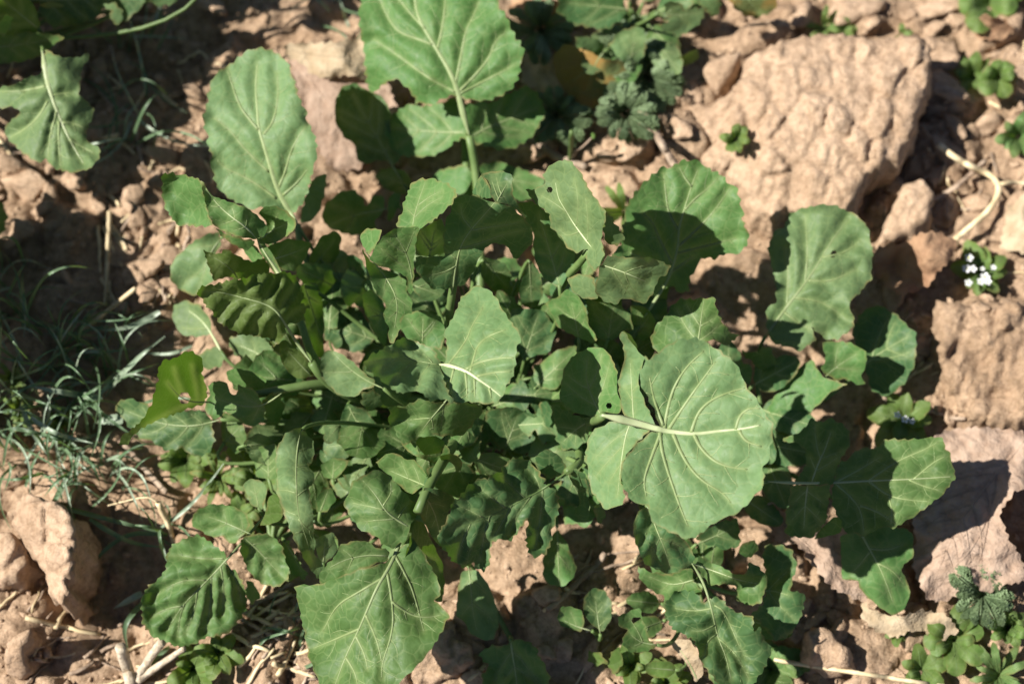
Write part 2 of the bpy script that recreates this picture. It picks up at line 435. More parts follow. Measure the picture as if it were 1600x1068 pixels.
    if first is not None and base is not None and pet:
        p0 = first[0]; d0 = first[0]-first[min(4, len(first)-1)]; d0 /= np.linalg.norm(d0)+1e-9
        p3 = np.array(base); L = np.linalg.norm(p3-p0)
        b1 = p0+d0*L*.28; b1[2] = b1[2]*.6; b2 = p3+np.array((0, 0, 1))*L*.08+(p0-p3)*.25*np.array((1, 1, 0)); t = np.linspace(0, 1, 16)[:, None]
        W = (1-t)**3*p0+3*t*(1-t)**2*b1+3*t*t*(1-t)*b2+t**3*p3
        V_, F_ = tube_mesh(W, np.linspace(pet_r[0], pet_r[1], 16)*.001, 7); mesh_obj('petiole', V_, F_, M_STALK, o)
    if VB.n: VB.build('midrib', vm, o)
    if SB.n and m is not M_YEL: SB.build('side_veins', M_SIDE if m not in (M_DEAD, M_DEADT, M_DEADB, M_BLEACH) else m, o)
    return o

# ------------------------------------------------------------------ the big leafy plant
def gp(x, y, h=0.0): return tuple(float(c) for c in unproj(x, y, h*.01))
def D(o, H, m=None, v='auto', **k):
    d = dict(o=o, H=H, v=v, **k)
    if m: d['m'] = m
    return d
BASE = gp(765, 640, .3)
plant = thing('mustard_plant', 'large leafy mustard plant with pale-veined blue-green leaves filling the middle of the bed', 'plant', BASE)
def B_(dx=0, dy=0, h=1.5): return (BASE[0]+dx*.01, BASE[1]+dy*.01, h*.01)

# oblong upright leaf
leaf(plant, [D("395,75 415,75 430,80 446,91 453,107 460,132 470,160 479,170 481,192 492,212 497,230 496,257 487,280 485,290 475,312 462,328 450,337 430,333 412,324 395,327 362,315 342,302 334,282 331,267 331,250 332,239 324,225 325,215 317,195 317,177 325,160 324,147 332,122 350,105 360,100 380,80",
  "460,345,6.5 410,220,8.6 400,80,9.0 325,180,8.6 340,290,7.2 495,240,8.6 480,310,7.0 455,110,9.4", "465,350 450,325 435,300 423,262 412,225 404,200 402,170 399,135 402,100",
  ["404,203 380,175 370,155 362,130 355,108", "412,210 425,195 432,172 435,145 433,115", "420,268 400,250 380,230 365,210 350,195 335,185", "432,310 405,290 380,275 350,262 340,250", "436,292 447,265 453,240 465,215 480,195", "442,305 465,285 480,265"], p=.13, w=1.1, mw=1.4),
  D("482,292 492,275 512,272 508,300 498,335 480,350 468,345 476,318", "490,280,6 505,300,5.5 475,345,5.5", t=(1.5, 20))], M_PALE, base=B_(-3, 2))

# broad leaf reaching over the top edge, with a pair of side lobes below
leaf(plant, [D("570,-30 565,0 562,15 560,50 567,85 570,110 575,138 581,145 592,137 604,128 618,122 632,135 645,150 650,163 680,160 705,150 715,152 735,159 760,158 785,148 800,138 810,125 815,100 816,78 811,65 805,60 800,45 792,25 780,10 775,-5 760,-35 720,-70 670,-85 620,-75 590,-50",
   "715,150,6.50 660,40,7.50 640,-60,7.60 565,60,6.40 585,140,5.20 815,90,7.40 790,140,6.60 770,0,8.00 640,130,6.60", "733,212 724,180 715,140 705,115 690,90 675,65 660,40 652,22 648,0 645,-40 640,-70",
   ["684,75 690,50 694,25 696,0 694,-30", "712,130 718,100 722,80 727,50 738,28 748,5", "718,142 745,115 765,90 773,65 790,50", "718,146 750,130 785,112 806,100", "712,144 680,128 660,115 640,100 615,82 585,62", "676,70 650,60 625,52 610,35 600,15 590,-10", "664,45 640,20 620,-5"], p=.16, w=1.1, e=.35, mw=1.6),
  D("712,150 690,160 675,164 655,165 640,163 625,170 610,183 603,193 599,205 606,225 615,240 628,244 650,246 670,247 690,240 710,222 732,214 728,180", "730,210,4.70 605,205,3.60 650,245,3.40 690,162,4.60 640,165,4.30", "728,207 700,207 665,205 635,202 615,200", p=.1),
  D("720,165 745,160 770,160 790,149 805,143 815,138 826,136 840,145 850,160 854,175 848,188 838,205 825,218 800,232 780,235 760,230 738,226 730,214", "732,212,4.70 850,175,3.90 800,150,4.60 780,232,3.60", "735,214 760,200 785,190 815,178 840,170", p=.12),
  D("672,275 690,262 720,256 736,262 741,280 727,300 715,306 692,292", "740,280,3.30 680,275,2.31 715,300,2.86", t=(1.5, 22)),
  D("748,257 775,252 800,258 830,270 852,282 846,300 820,314 800,312 770,300 748,285", "748,280,3.30 850,285,2.20 800,310,2.31 780,255,2.75", "750,275 790,280 840,288", t=(1.5, 22))], M_LEAF, base=B_(-.5, 2.5), pet_r=(2.2, 3))
# its lower pale stalk is drawn by the midrib of the stalk leaf below
leaf(plant, [D("735,255 745,250 752,290 748,318 738,318 734,290", "740,255,3.00 745,318,2.75 752,285,3.30", "732,212 738,240 743,275 748,315", t=(.5, 30), w=1.6)], M_LEAF, M_VEINW, base=B_(-.5, 2.2), pet_r=(2.2, 3))

# leaves low behind
leaf(plant, [D("523,175 527,150 537,135 552,131 575,142 600,155 612,180 610,210 622,238 628,248 615,258 600,250 590,250 575,257 560,250 557,240 557,225 540,215 527,195", "628,260,3 560,150,4.6 525,180,3.4 612,190,4 575,255,2.6", "632,290 615,262 603,240 590,215 575,190 560,165 552,148", t=(1.5, 26))], M_DEEP, base=B_(-3, 5))
leaf(plant, [D("502,333 512,315 535,298 555,296 567,308 572,322 583,304 598,304 602,322 598,330 585,345 588,365 570,368 545,368 520,360 505,350", "605,325,3 540,310,3.6 510,340,2.6 570,365,2.4", "612,322 600,328 570,332 540,340 512,354", t=(1.5, 24)),
  D("604,345 608,312 616,300 626,303 624,320 610,348", "605,345,2.8 620,305,3.4 625,320,3", t=(1, 20))], M_LEAF, base=B_(-3, 4))
leaf(plant, [D("585,275 600,263 620,262 640,270 645,290 632,305 612,300 595,290", "640,285,2.6 590,275,2 615,265,2.8", "640,292 615,280 595,275", t=(1.5, 20))], M_LEAF, base=B_(-2, 4))

# folded leaf on the left shoot
leaf(plant, [D("314,280 319,284 326,300 335,307 355,314 385,322 402,336 415,350 419,358 412,370 398,374 370,369 350,363 333,353 326,335 320,312", "316,281,13.6 330,352,12 400,335,12.2 415,360,11.4 370,340,12.7", "400,372 385,355 360,338 338,318 322,295", t=(1.2, 14), p=.12),
  D("250,277 262,271 290,275 315,280 320,312 328,340 333,354 300,353 275,353 266,344 257,325 254,300", "316,281,13.5 333,354,11.9 252,280,12.4 265,345,10.6 290,315,11.2", None, t=(2.4, 14), n=.5, e=.5),
  D("333,353 350,364 372,371 400,374 396,385 385,392 365,382 345,371", "335,354,11.8 398,374,11.2 385,391,10.6 350,372,11.2", None, t=(1.5, 16)),
  D("403,331 415,323 430,322 450,331 462,344 464,354 455,365 440,375 420,383 404,374 412,362 418,350", "404,374,10.6 464,352,11.6 430,322,11.8 440,375,10.4 425,352,10.0", "406,374 425,360 448,350", t=(1, 18)),
  D("418,384 450,372 487,378 481,400 460,425 440,421 420,406", "420,400,9.8 487,378,9.2 460,425,8.2", "425,405 450,398 475,388", t=(1.2, 22)),
  D("374,371 400,384 412,402 397,412 384,396", "400,385,10 385,395,9.2 410,402,9.6", None, t=(.8, 20)),
  D("400,372 408,372 425,395 445,432 436,438 420,415 406,392", "402,372,10.8 440,435,9.4 410,395,10.3", "440,437 430,418 418,402 408,385 402,373", [], t=(.5, 30), w=2.2)], M_LEAF, M_VEINW, base=B_(-3, .8), pet=False)
# thin dark leaf the sun shines through
leaf(plant, [D("318,388 326,395 345,398 352,388 365,395 385,405 398,408 410,402 423,415 420,431 400,437 372,437 350,432 335,441 326,420", "320,390,11.2 335,440,9.2 420,430,8.2 398,405,9.8 365,400,10.6 375,436,8.2", "372,437 362,420 340,405 326,398", t=(1.6, 14))], M_YEL, base=B_(-3, .5), pet=False)
# wrinkled leaf
leaf(plant, [D("308,452 316,445 345,441 383,433 400,428 425,428 447,424 465,430 470,452 486,474 486,480 473,490 477,500 462,502 448,508 445,525 430,540 422,542 420,530 402,527 390,522 377,525 367,520 345,508 332,488 320,478 312,462", "487,567,7.8 445,505,10 400,470,11.2 312,455,12 335,490,10.6 385,523,9.8 430,540,8.4 440,428,11 485,478,8.4 345,442,12", "487,567 462,533 445,505 430,483 410,473 380,465 345,456 320,455",
   ["438,495 425,505 425,525", "428,482 405,490 395,515", "405,471 380,480 365,505", "375,464 355,475 342,492", "445,500 460,485 475,478", "435,488 445,465 460,445", "415,474 420,455 430,438", "385,466 385,450 392,438", "350,457 345,448"], p=.34, n=.3, e=.55, t=(2.6, 13), w=1.3)], M_YEL, M_VEIN, base=B_(-2.5, .3), pet_r=(2.2, 2.8))
# pale low leaves behind
leaf(plant, [D("265,430 268,410 280,395 305,375 325,365 342,362 346,380 336,400 330,420 335,440 320,450 305,462 285,455 268,440", "345,370,5.6 330,440,4.8 270,420,4.6 305,460,4", "345,372 325,400 318,430 308,455", t=(1.5, 20))], M_PALE, base=B_(-4, 1.5))
leaf(plant, [D("268,490 272,475 290,468 312,475 326,495 332,520 315,526 290,525 275,515", "332,520,3.8 270,490,2.6 300,470,3.2", "345,548 330,520 315,500 295,485", t=(1.5, 24), w=1.8),
  D("310,552 335,540 352,552 347,572 320,578 308,566", "350,560,3 312,560,2.2 330,545,3", None), D("355,530 380,520 415,528 430,545 420,565 395,570 370,555", "415,565,3.6 360,535,2.8 420,535,3.4", "430,570 400,550 370,538")], M_PALE, M_VEINW, base=B_(-5, .5))
# leaf held up against the light at far left
leaf(plant, [D("184,692 190,682 202,675 222,657 235,632 240,610 246,595 246,580 254,562 270,560 285,549 299,547 312,557 320,570 316,582 324,600 325,617 320,631 295,638 267,650 235,662 212,677 197,697", "250,570,12.2 243,600,12 225,655,10.8 187,692,9.6 322,628,7.2 324,590,7.8 300,548,9.6 265,650,8.6 285,600,9.8", "345,628 322,628 300,628 280,620 262,598",
   ["300,628 275,640 245,655 215,675", "310,628 306,600 300,570", "290,624 278,600 272,575", "318,628 322,610 318,590"], t=(2, 16), p=.12, holes=[(289, 621, 6)]), ], M_YEL, base=B_(-3, -.3), pet=False)
leaf(plant, [D("178,634 195,622 225,628 240,640 300,640 320,640 335,660 338,690 325,708 305,713 285,700 260,706 243,694 215,685 200,668 185,650", "338,660,5 185,635,3.8 260,705,3.6 260,640,5 325,708,4", "345,655 310,665 270,665 230,655 195,640", p=.16)], M_DEEP, base=B_(-5, -1))
leaf(plant, [D("325,600 340,592 356,598 362,615 370,617 372,600 385,606 397,605 408,623 417,640 413,660 390,667 368,655 352,642 350,648 337,657 322,647 320,632 328,617", "410,640,7 330,600,7.6 335,655,6.2 390,667,6 390,606,8", "440,614 415,632 390,636 362,630 335,622", t=(1.4, 20)),
  D("412,622 430,612 441,625 446,640 436,660 425,666 414,655", "414,625,7 445,638,5.4 425,665,5"), D("353,580 365,575 385,578 405,585 418,594 412,605 390,607 375,605 365,600 355,590", "415,598,7.6 358,582,7.2 385,606,6.4 385,578,7.6", t=(.8, 24))], M_LEAF, base=B_(-2.5, -.2), pet=False)
leaf(plant, [D("435,535 445,530 465,545 480,560 488,580 480,590 465,592 450,580 440,565", "440,533,8.4 485,585,6.6 450,580,7 470,550,7.6", "486,586 465,565 447,545", t=(.5, 26))], M_YEL, base=B_(-2.5, .3), pet=False)
def stalk(pts, r0, r1, m=None, H=None):
    q = smooth_line(P(pts)); W = unproj(q[:, 0], q[:, 1], q[:, 2]*.01)
    V_, F_ = tube_mesh(W, np.linspace(r0, r1, len(W))*.001, 10)
    return mesh_obj('stalk', V_, F_, m or M_STALK, plant)
stalk("395,617,6.8 430,610,7 505,597,6.4 560,605,4.4 650,625,2.4 740,635,1", 2.0, 2.8)
stalk("440,436,9.2 470,500,8 490,570,6.4 560,615,3 700,635,1", 1.8, 2.4)
stalk("712,415,11 707,455,9.6 700,495,7.6 715,560,4 755,630,1.5", 1.8, 2.6)
stalk("652,800,9.8 672,755,9.4 695,715,8 715,685,5 755,645,1", 2.2, 2.9)
stalk("465,350,6.3 467,375,6 482,412,5.2 492,440,4.4 560,540,2.4 700,620,1", 1.7, 2.2)
stalk("922,390,12.6 905,412,10.6 885,432,8 850,500,3 790,620,1", 1.7, 2.4)
stalk("1007,495,5 985,525,4.6 930,580,3.6 860,620,2.2 790,640,1", 1.6, 2.2)
stalk("885,737,7.8 910,722,7 900,690,5 840,660,3 780,645,1", 1.8, 3.2)
stalk("942,649,12.5 932,658,9.5 895,660,5 820,650,2 775,642,1", 2.0, 2.6)
stalk("689,570,12 684,580,9.6 700,605,5 745,632,1.5", 1.8, 2.6)

# long leaf hanging down
leaf(plant, [D("430,700 447,675 470,666 492,690 491,715 482,729 492,741 492,750 482,760 486,787 490,817 490,840 494,850 489,862 505,880 506,886 497,904 480,880 460,847 445,810 437,785 430,765 432,750 430,725", "470,670,9 430,705,8.2 492,700,7.6 462,760,9.6 490,800,8.4 440,790,8.2 470,860,7.6 497,900,5.8 490,840,7.2", "470,672 464,700 462,740 465,800 478,840 492,885",
   ["464,705 478,700 488,695", "462,730 475,727 484,730", "463,770 448,765 435,765", "463,775 475,765 482,762", "465,805 452,800 443,795", "466,810 480,825 489,832", "472,830 462,832 455,832"], t=(1.4, 18), p=.07, w=.7)], M_PALE, base=B_(-2.5, -1.5))
leaf(plant, [D("430,770 420,775 415,800 405,822 420,820 435,815 443,805 440,785", "430,772,8 407,822,5.6 443,805,7", t=(.7, 20))], M_YEL, base=B_(-3, -2), pet=False)

# big leaf at the lower edge with a toothed lobe above it
leaf(plant, [D("457,915 500,912 530,900 570,886 600,878 612,868 622,858 634,845 645,838 650,848 665,870 685,905 690,930 675,938 690,946 702,961 690,986 682,1001 670,1018 658,1033 627,1064 600,1095 560,1110 520,1095 500,1066 482,1026 477,991 467,951 463,930", "645,840,9.2 575,950,9.6 520,1090,8.4 458,917,8.2 480,1000,6.8 500,912,9.0 700,962,8.8 640,1050,9.2 690,930,8.6 600,900,9.9", "648,798 636,815 625,845 612,880 590,915 575,950 560,985 540,1025 525,1066 515,1095",
   ["598,903 560,925 525,945 505,985", "605,895 612,935 615,970 610,1000 597,1035 596,1060", "617,868 640,910 650,940 658,970 662,985", "572,960 590,1000 597,1035", "556,992 570,1020 575,1045", "562,982 520,1000 490,1012", "612,940 640,960 665,965 690,960", "540,1025 556,1050 560,1075"], t=(1.6, 24), p=.13, w=1.0),
  D("602,853 592,857 582,848 560,842 529,851 525,866 508,883 500,897 499,911 515,914 550,896 590,880 603,879 610,865", "605,870,9.8 560,842,10.6 500,905,9.2 525,862,10.2 560,892,9.6", "607,868 575,866 540,873 515,886", t=(1.6, 20)),
  D("645,821 652,812 662,815 668,830 680,856 691,878 696,911 692,941 683,940 660,928 645,905 630,880 638,850", "640,850,9.6 660,815,8.4 694,900,4.8 690,940,5 640,890,8.6", "638,852 650,880 668,915", t=(1, 24)),
  D("590,732 598,736 612,745 626,763 641,778 652,787 650,797 654,803 645,812 640,825 630,845 612,857 602,851 586,838 556,825 554,814 537,790 546,765 552,750 566,744 576,737", "640,815,9.9 540,790,10 590,735,11.2 600,850,9.6 652,788,9.2 585,795,10.7", "638,822 620,812 602,798 587,772 567,750", ["618,810 590,812 560,815", "600,796 575,790 550,785", "622,808 630,795 640,785", "598,790 612,770 610,752"], t=(1.8, 24), p=.14)],
  M_LEAF, base=B_(-1, -2.2), pet=False)
leaf(plant, [D("585,722 610,705 620,708 635,717 648,718 660,730 667,745 660,760 645,772 625,760 605,742", "662,755,9 590,722,7.6 625,708,8.8 640,768,7.6", "664,758 640,748 610,735", t=(1.2, 26))], M_LEAF, base=B_(-1, -1.5), pet=False)
leaf(plant, [D("662,760 690,765 705,773 713,780 700,800 695,830 690,855 680,845 665,820 655,800", "660,775,9.3 712,780,8.2 690,850,5.5", "662,770 680,800 688,840", t=(.8, 28))], M_DEEP, base=B_(-1, -1.5), pet=False)
leaf(plant, [D("625,690 632,686 650,692 656,710 690,712 695,692 703,702 700,722 680,724 655,714 638,706", "660,715,8.4 628,690,8.8 700,700,8.6 690,722,7.8", t=(.6, 30)), D("686,712 702,708 717,712 723,722 720,736 712,738 711,728 703,720 692,724", "690,720,8.4 722,722,7.6 712,738,6.4 705,710,8.4", t=(.4, 30)), D("648,690 655,682 680,680 696,690 690,706 665,712", "650,692,8 690,690,7 665,710,7", t=(.6, 28))], M_LEAF, base=B_(0, -1.2), pet=False)

# centre leaf: bright half and grey folded half
leaf(plant, [D("742,445 762,451 779,472 784,485 796,500 812,520 814,532 806,542 805,570 800,590 789,605 786,620 776,631 755,630 730,627 712,630 700,612 692,590 690,572 696,560 699,535 692,525 705,500 712,487 720,462", "745,448,11.6 812,525,14 690,572,13 780,628,13.6 705,630,13.4 700,520,12.2 755,560,13.7", "686,569 705,572 730,580 750,594 767,606 784,620",
   ["700,571 716,550 730,530 737,510 755,480", "728,577 750,565 780,559 803,559", "745,588 775,581 800,580", "735,580 742,555 746,540 762,525 790,515", "710,576 702,605 705,625", "728,582 730,605 730,622", "742,592 742,622", "765,606 768,622"], p=.17, w=1.4, t=(1.8, 18), mw=1.25),
  D("713,630 705,631 690,622 672,627 655,612 642,617 620,614 605,600 592,590 572,580 567,566 580,552 592,550 600,542 615,535 627,527 642,530 665,540 680,545 690,570 694,592 702,614", "690,570,12.9 710,630,13.4 568,568,15.4 655,612,14.2 600,597,15.0 640,530,12.0 595,548,14.2 640,575,13.2", "690,571 665,566 635,560 600,560 575,566",
   ["672,569 655,590 650,610", "650,563 625,580 612,600", "620,560 595,575", "675,566 660,550 635,540", "640,560 620,548 605,545"], p=.36, n=.4, e=.6, w=.7, t=(2.2, 15), sub=1)], M_PALE, M_VEINW, base=B_(-1, .4), pet=False)
leaf(plant, [D("605,634 612,635 630,635 655,622 692,628 730,628 755,632 756,644 745,652 737,665 720,680 697,680 680,680 655,682 640,692 630,695 622,685 615,670 605,660 609,647", "690,630,11 606,636,10.6 755,638,9.4 630,694,8.8 675,655,10.2 720,680,8.2 640,660,9.4", "700,622 685,640 668,660 652,682", t=(1.6, 18), p=.2, n=.3)], M_LEAF, base=B_(-.5, -.3), pet=False)
leaf(plant, [D("499,575 505,550 522,546 535,552 555,567 572,585 587,595 585,605 567,607 562,617 545,621 527,617 512,602 501,590", "585,600,7.6 500,575,7.6 525,547,8.2 545,621,6.6", "600,607 578,597 555,583 535,566 520,550", t=(1.2, 22)), D("567,610 585,605 597,620 595,635 580,642 565,632", "580,607,7.4 580,642,5.6 597,625,6.4")], M_PALE, base=B_(-2, 0))

# drooping pair left of the dark leaf
leaf(plant, [D("620,356 655,355 650,380 647,405 647,430 643,462 637,455 635,432 612,420 592,415 577,405 587,385 600,367", "655,355,14.8 622,357,14.4 578,405,12.2 645,430,11.2 640,460,10.2 600,385,13.4", "645,440 640,410 630,385 615,365", t=(1, 20)),
  D("620,342 630,330 630,318 636,305 642,289 655,280 675,279 700,287 712,295 715,305 705,322 690,335 675,347 655,356 637,356 620,356", "655,356,14.8 715,303,16 620,350,14 645,285,13.4 690,335,15.8 680,282,14.6", "645,352 650,328 658,303 664,286", ["648,340 665,322 690,308", "652,322 670,308 690,298", "648,338 635,325"], t=(2, 14)),
  D("566,387 577,405 595,418 612,424 634,437 637,460 646,472 644,490 630,492 625,515 616,538 606,535 605,525 607,512 598,495 602,475 590,462 580,440 572,415", "568,390,12 640,455,10 580,440,10.6 610,535,12 645,485,11 605,460,10.4 620,505,11.6", "570,392 605,435 622,470 618,505 611,535", t=(1.2, 18)),
  D("565,382 563,365 573,357 598,358 590,380 577,400", "566,385,11.5 575,358,11.8 598,360,12.5", t=(1, 18))], M_LEAF, base=B_(-1.2, 1.2), pet=False)
# dark leaf in the middle with a pale curled crest
leaf(plant, [D("705,330 707,312 717,305 740,304 755,310 772,315 787,317 800,322 820,340 832,355 835,370 830,385 817,395 807,407 800,405 799,395 787,382 770,380 760,385 750,400 737,430 725,445 700,451 677,452 667,445 660,435 649,427 647,400 672,400 695,402 694,380 695,355 700,335", "772,313,14.6 710,320,13.8 835,368,11.4 805,405,10.2 712,415,11.4 650,420,11.6 690,450,10 740,360,13 697,380,12.6", "707,455 712,415 720,382 737,357 760,332 775,314",
   ["718,388 750,380 782,367 815,360", "735,360 765,354 787,352 815,346", "737,357 722,340 720,322", "714,405 700,395", "712,415 695,425 670,430"], t=(1.5, 24), p=.1, w=.75),
  D("750,271 757,270 782,267 800,272 802,305 812,322 822,342 806,326 790,318 775,316 768,308 764,288", "775,314,14.7 755,272,13.4 800,272,14 822,342,13.2 803,305,13.9", "777,314 785,300 793,285", t=(1, 20)),
  D("752,272 764,288 769,308 755,311 742,305 738,300 745,285", "752,272,13.4 740,302,12.6 768,306,14.4", t=(.8, 20))], M_DEEP, M_VEIN, base=B_(-.5, 1), pet=False)
# grey lit leaf and its curled neighbour on the right shoot
leaf(plant, [D("882,249 892,252 907,270 925,302 947,332 945,347 940,370 945,400 930,425 917,415 915,400 920,387 900,396 882,385 877,370 860,355 860,335 832,312 819,295 835,295 852,285 847,272 862,255", "947,332,15.6 882,250,15 820,296,12.6 862,340,12.4 900,395,12 922,385,13 930,420,13.2 900,320,14", "924,386 908,365 895,347 885,330 872,310 868,285", ["918,378 920,350 915,310", "900,355 905,320 898,280", "886,332 868,318 845,305", "905,362 885,370 875,358"], t=(1.6, 18), p=.08, holes=[(859, 298, 3.4)], w=.8),
  D("946,333 956,340 972,360 978,375 962,386 950,382 942,365", "946,335,15.4 976,372,13.6 950,382,13.6"),
  D("938,412 950,397 975,400 1020,402 1050,415 1042,430 1030,435 1020,460 1005,477 1000,472 972,465 965,475 950,472 935,462 929,450 932,435", "945,400,14 1048,415,13.2 1005,476,11 935,455,11.6 990,425,13.5", "945,415 975,425 1010,440", t=(1.6, 18), p=.18, n=.3),
  D("886,435 905,428 928,432 932,455 935,467 912,466 895,456", "928,435,11.8 888,436,9.8 912,465,10", t=(1, 18))], M_PALE, M_VEINW, base=B_(1, 1.5), pet=False)
# round leaf half in shade
leaf(plant, [D("955,395 970,385 972,350 980,322 1000,290 1015,277 1032,260 1050,260 1065,249 1077,251 1095,250 1105,260 1125,270 1132,280 1150,295 1157,317 1163,334 1160,340 1167,357 1170,377 1162,390 1147,400 1135,395 1117,405 1100,402 1085,422 1077,442 1077,455 1067,460 1052,450 1040,448 1025,462 1010,460 985,440", "1045,440,6.6 1080,300,8.6 1168,370,8.0 980,340,8.6 1000,440,7 1075,455,6 1065,250,9 1130,285,8.8", "1007,495 1025,467 1045,435 1060,387 1060,357 1070,325 1080,292 1090,265",
   ["1050,412 1032,377 1020,347 1005,332", "1060,360 1045,335 1041,310 1037,270", "1061,384 1087,360 1110,337 1125,317 1142,292", "1070,328 1088,308 1100,300 1122,278", "1081,292 1070,278 1062,262", "1058,395 1100,385 1150,372", "1048,425 1065,412 1085,400", "1047,425 1020,410 985,395"], p=.13, t=(3.2, 19), w=.85)], M_LEAF, base=B_(2, 1.5), pet=False)
leaf(plant, [D("1017,537 1017,525 1022,510 1040,492 1050,477 1065,465 1082,466 1115,464 1118,480 1122,492 1137,515 1157,524 1137,540 1122,534 1105,532 1095,550 1060,565 1030,555", "1090,545,9 1020,530,8.2 1115,465,10.2 1155,524,8.2 1065,466,9.4", "1088,548 1093,520 1097,487 1100,470", t=(2, 18))], M_LEAF, base=B_(2, .8), pet=False)
# the biggest round leaf with two side lobes
leaf(plant, [D("1010,563 1030,548 1060,529 1072,530 1087,526 1105,532 1115,542 1125,546 1145,562 1157,580 1165,602 1185,627 1200,653 1209,664 1206,682 1200,717 1191,732 1195,745 1192,760 1175,780 1155,800 1117,817 1105,827 1085,840 1072,841 1052,832 1032,825 1022,817 1012,805 1012,787 1002,791 990,785 982,775 972,757 970,737 975,715 990,697 1012,676 1030,670 1030,664 1022,642 1010,615 1000,595 1002,577", "1032,668,13.2 1200,670,14.2 1085,530,14.6 1010,575,14.4 975,740,13.2 1070,838,13 1120,680,13.6 1165,780,13.6 1150,580,14.5", "940,648 975,656 1000,662 1035,672 1060,676 1090,678 1125,673 1160,670 1188,664",
   ["1038,668 1045,630 1055,600 1075,570 1100,548", "1045,670 1075,625 1100,590 1118,565", "1080,676 1090,645 1110,625 1140,612 1164,606", "1150,671 1155,650 1170,637 1188,638", "1031,674 1035,710 1050,755 1062,790 1075,822", "1052,678 1070,720 1095,750 1130,770 1142,785", "1085,679 1095,700 1115,720 1140,730 1168,733", "1155,672 1165,690 1190,697", "1033,676 1018,715 1005,750 1010,775", "1036,665 1022,625 1015,590"], p=.10, n=.14, t=(2, 26), w=1.3, e=.2, mw=1.5),
  D("979,655 957,657 937,665 924,672 919,687 915,712 919,730 920,752 925,770 947,797 962,792 974,787 977,775 971,757 970,735 977,715 992,695 1012,675 1022,668 1000,662", "980,658,12.6 918,700,11 950,795,10.6 1015,672,12.9 972,760,12", "985,660 977,682 970,725 965,775", ["980,672 955,690 930,715", "975,695 950,720 930,745", "970,725 950,755"], p=.1, t=(1.8, 20), w=.7),
  D("973,648 967,615 965,595 975,565 977,560 972,537 966,522 972,515 978,520 990,540 1007,560 1000,577 997,600 1007,625 1017,645 1024,666 1000,660", "975,650,12.6 970,520,13.8 1005,562,13.2 1020,660,13 966,595,11.8", "990,655 988,620 986,590 985,562", ["988,625 976,605", "988,610 998,600"], t=(1.2, 22), w=.7),
  D("972,515 985,522 995,537 997,551 990,541 980,526", "972,515,13.9 997,550,11.6 990,525,12.6", t=(.4, 20))], M_PALE, M_VEINW, base=B_(1.5, 0), pet=False)
leaf(plant, [D("880,575 897,553 925,541 942,543 956,558 966,582 963,605 972,637 967,646 947,643 930,652 905,648 885,640 873,622", "935,645,9.6 880,590,8 935,543,10.6 968,600,10.8 875,620,7.8", "940,650 925,620 915,590 918,560", t=(1.2, 22), holes=[(953, 634, 3.2)])], M_LEAF, base=B_(1, .3), pet=False)
leaf(plant, [D("862,630 905,650 930,655 915,690 900,700 880,703 868,690 864,660", "925,655,8.5 870,640,7 885,702,6", "925,655 900,670 880,690"), D("843,625 860,622 863,650 860,670 848,660 843,640", "850,623,5.6 850,668,4.6 863,645,6")], M_DEEP, base=B_(1, -.3), pet=False)

# wrinkled dark leaf low in front, with lobes
leaf(plant, [D("687,826 700,800 705,782 717,775 730,760 752,747 762,750 775,737 787,739 784,730 800,715 815,714 830,722 840,737 852,750 850,760 865,760 875,777 876,800 865,825 861,847 852,865 832,872 822,860 820,840 827,815 824,808 817,820 802,840 795,846 780,840 767,848 765,880 757,894 742,886 740,877 725,886 705,875 697,862 686,847", "885,740,8 688,835,9.8 760,745,9.8 757,892,7.4 830,870,6.8 875,785,7.4 800,716,9.2 770,810,8.9 720,870,8.8", "890,735 865,752 840,769 815,781 785,797 742,815 705,828",
   ["848,764 845,800 838,850", "830,774 810,800 795,835", "800,788 785,815 765,850", "765,805 755,840 750,875", "735,818 722,845 715,870", "845,764 838,745 820,728", "820,778 800,760 785,745", "790,794 765,775 748,760", "755,808 730,795 712,788"], p=.3, n=.24, t=(2.6, 15), e=.5, w=.7),
  D("835,715 852,701 870,709 884,727 882,738 860,750 840,737", "880,735,7.6 838,716,8.2 860,703,8.4", t=(1.2, 18)),
  D("887,735 897,730 915,742 920,770 922,790 922,805 912,812 895,800 905,787 902,765 890,750", "888,738,7.4 920,770,6.6 910,810,5.4 900,765,6.2", t=(1.2, 18)), D("925,790 942,785 947,800 940,818 930,812", "927,792,6 945,800,5 935,815,4.6")], M_DEEP, M_STALK, base=B_(.5, -1), pet=False)
# leaf tucked below the round one
leaf(plant, [D("995,801 989,823 992,846 1000,868 1007,883 1022,888 1044,896 1060,895 1080,883 1086,870 1076,851 1067,843 1050,828 1025,808 1010,790", "1015,800,10.6 990,830,10.8 1005,882,9.6 1045,895,8.4 1085,870,8.6 1040,850,10", "1015,795 1025,825 1040,860 1048,888", t=(1.2, 18), p=.28, n=.4)], M_DEEP, base=B_(1.5, -1.5))

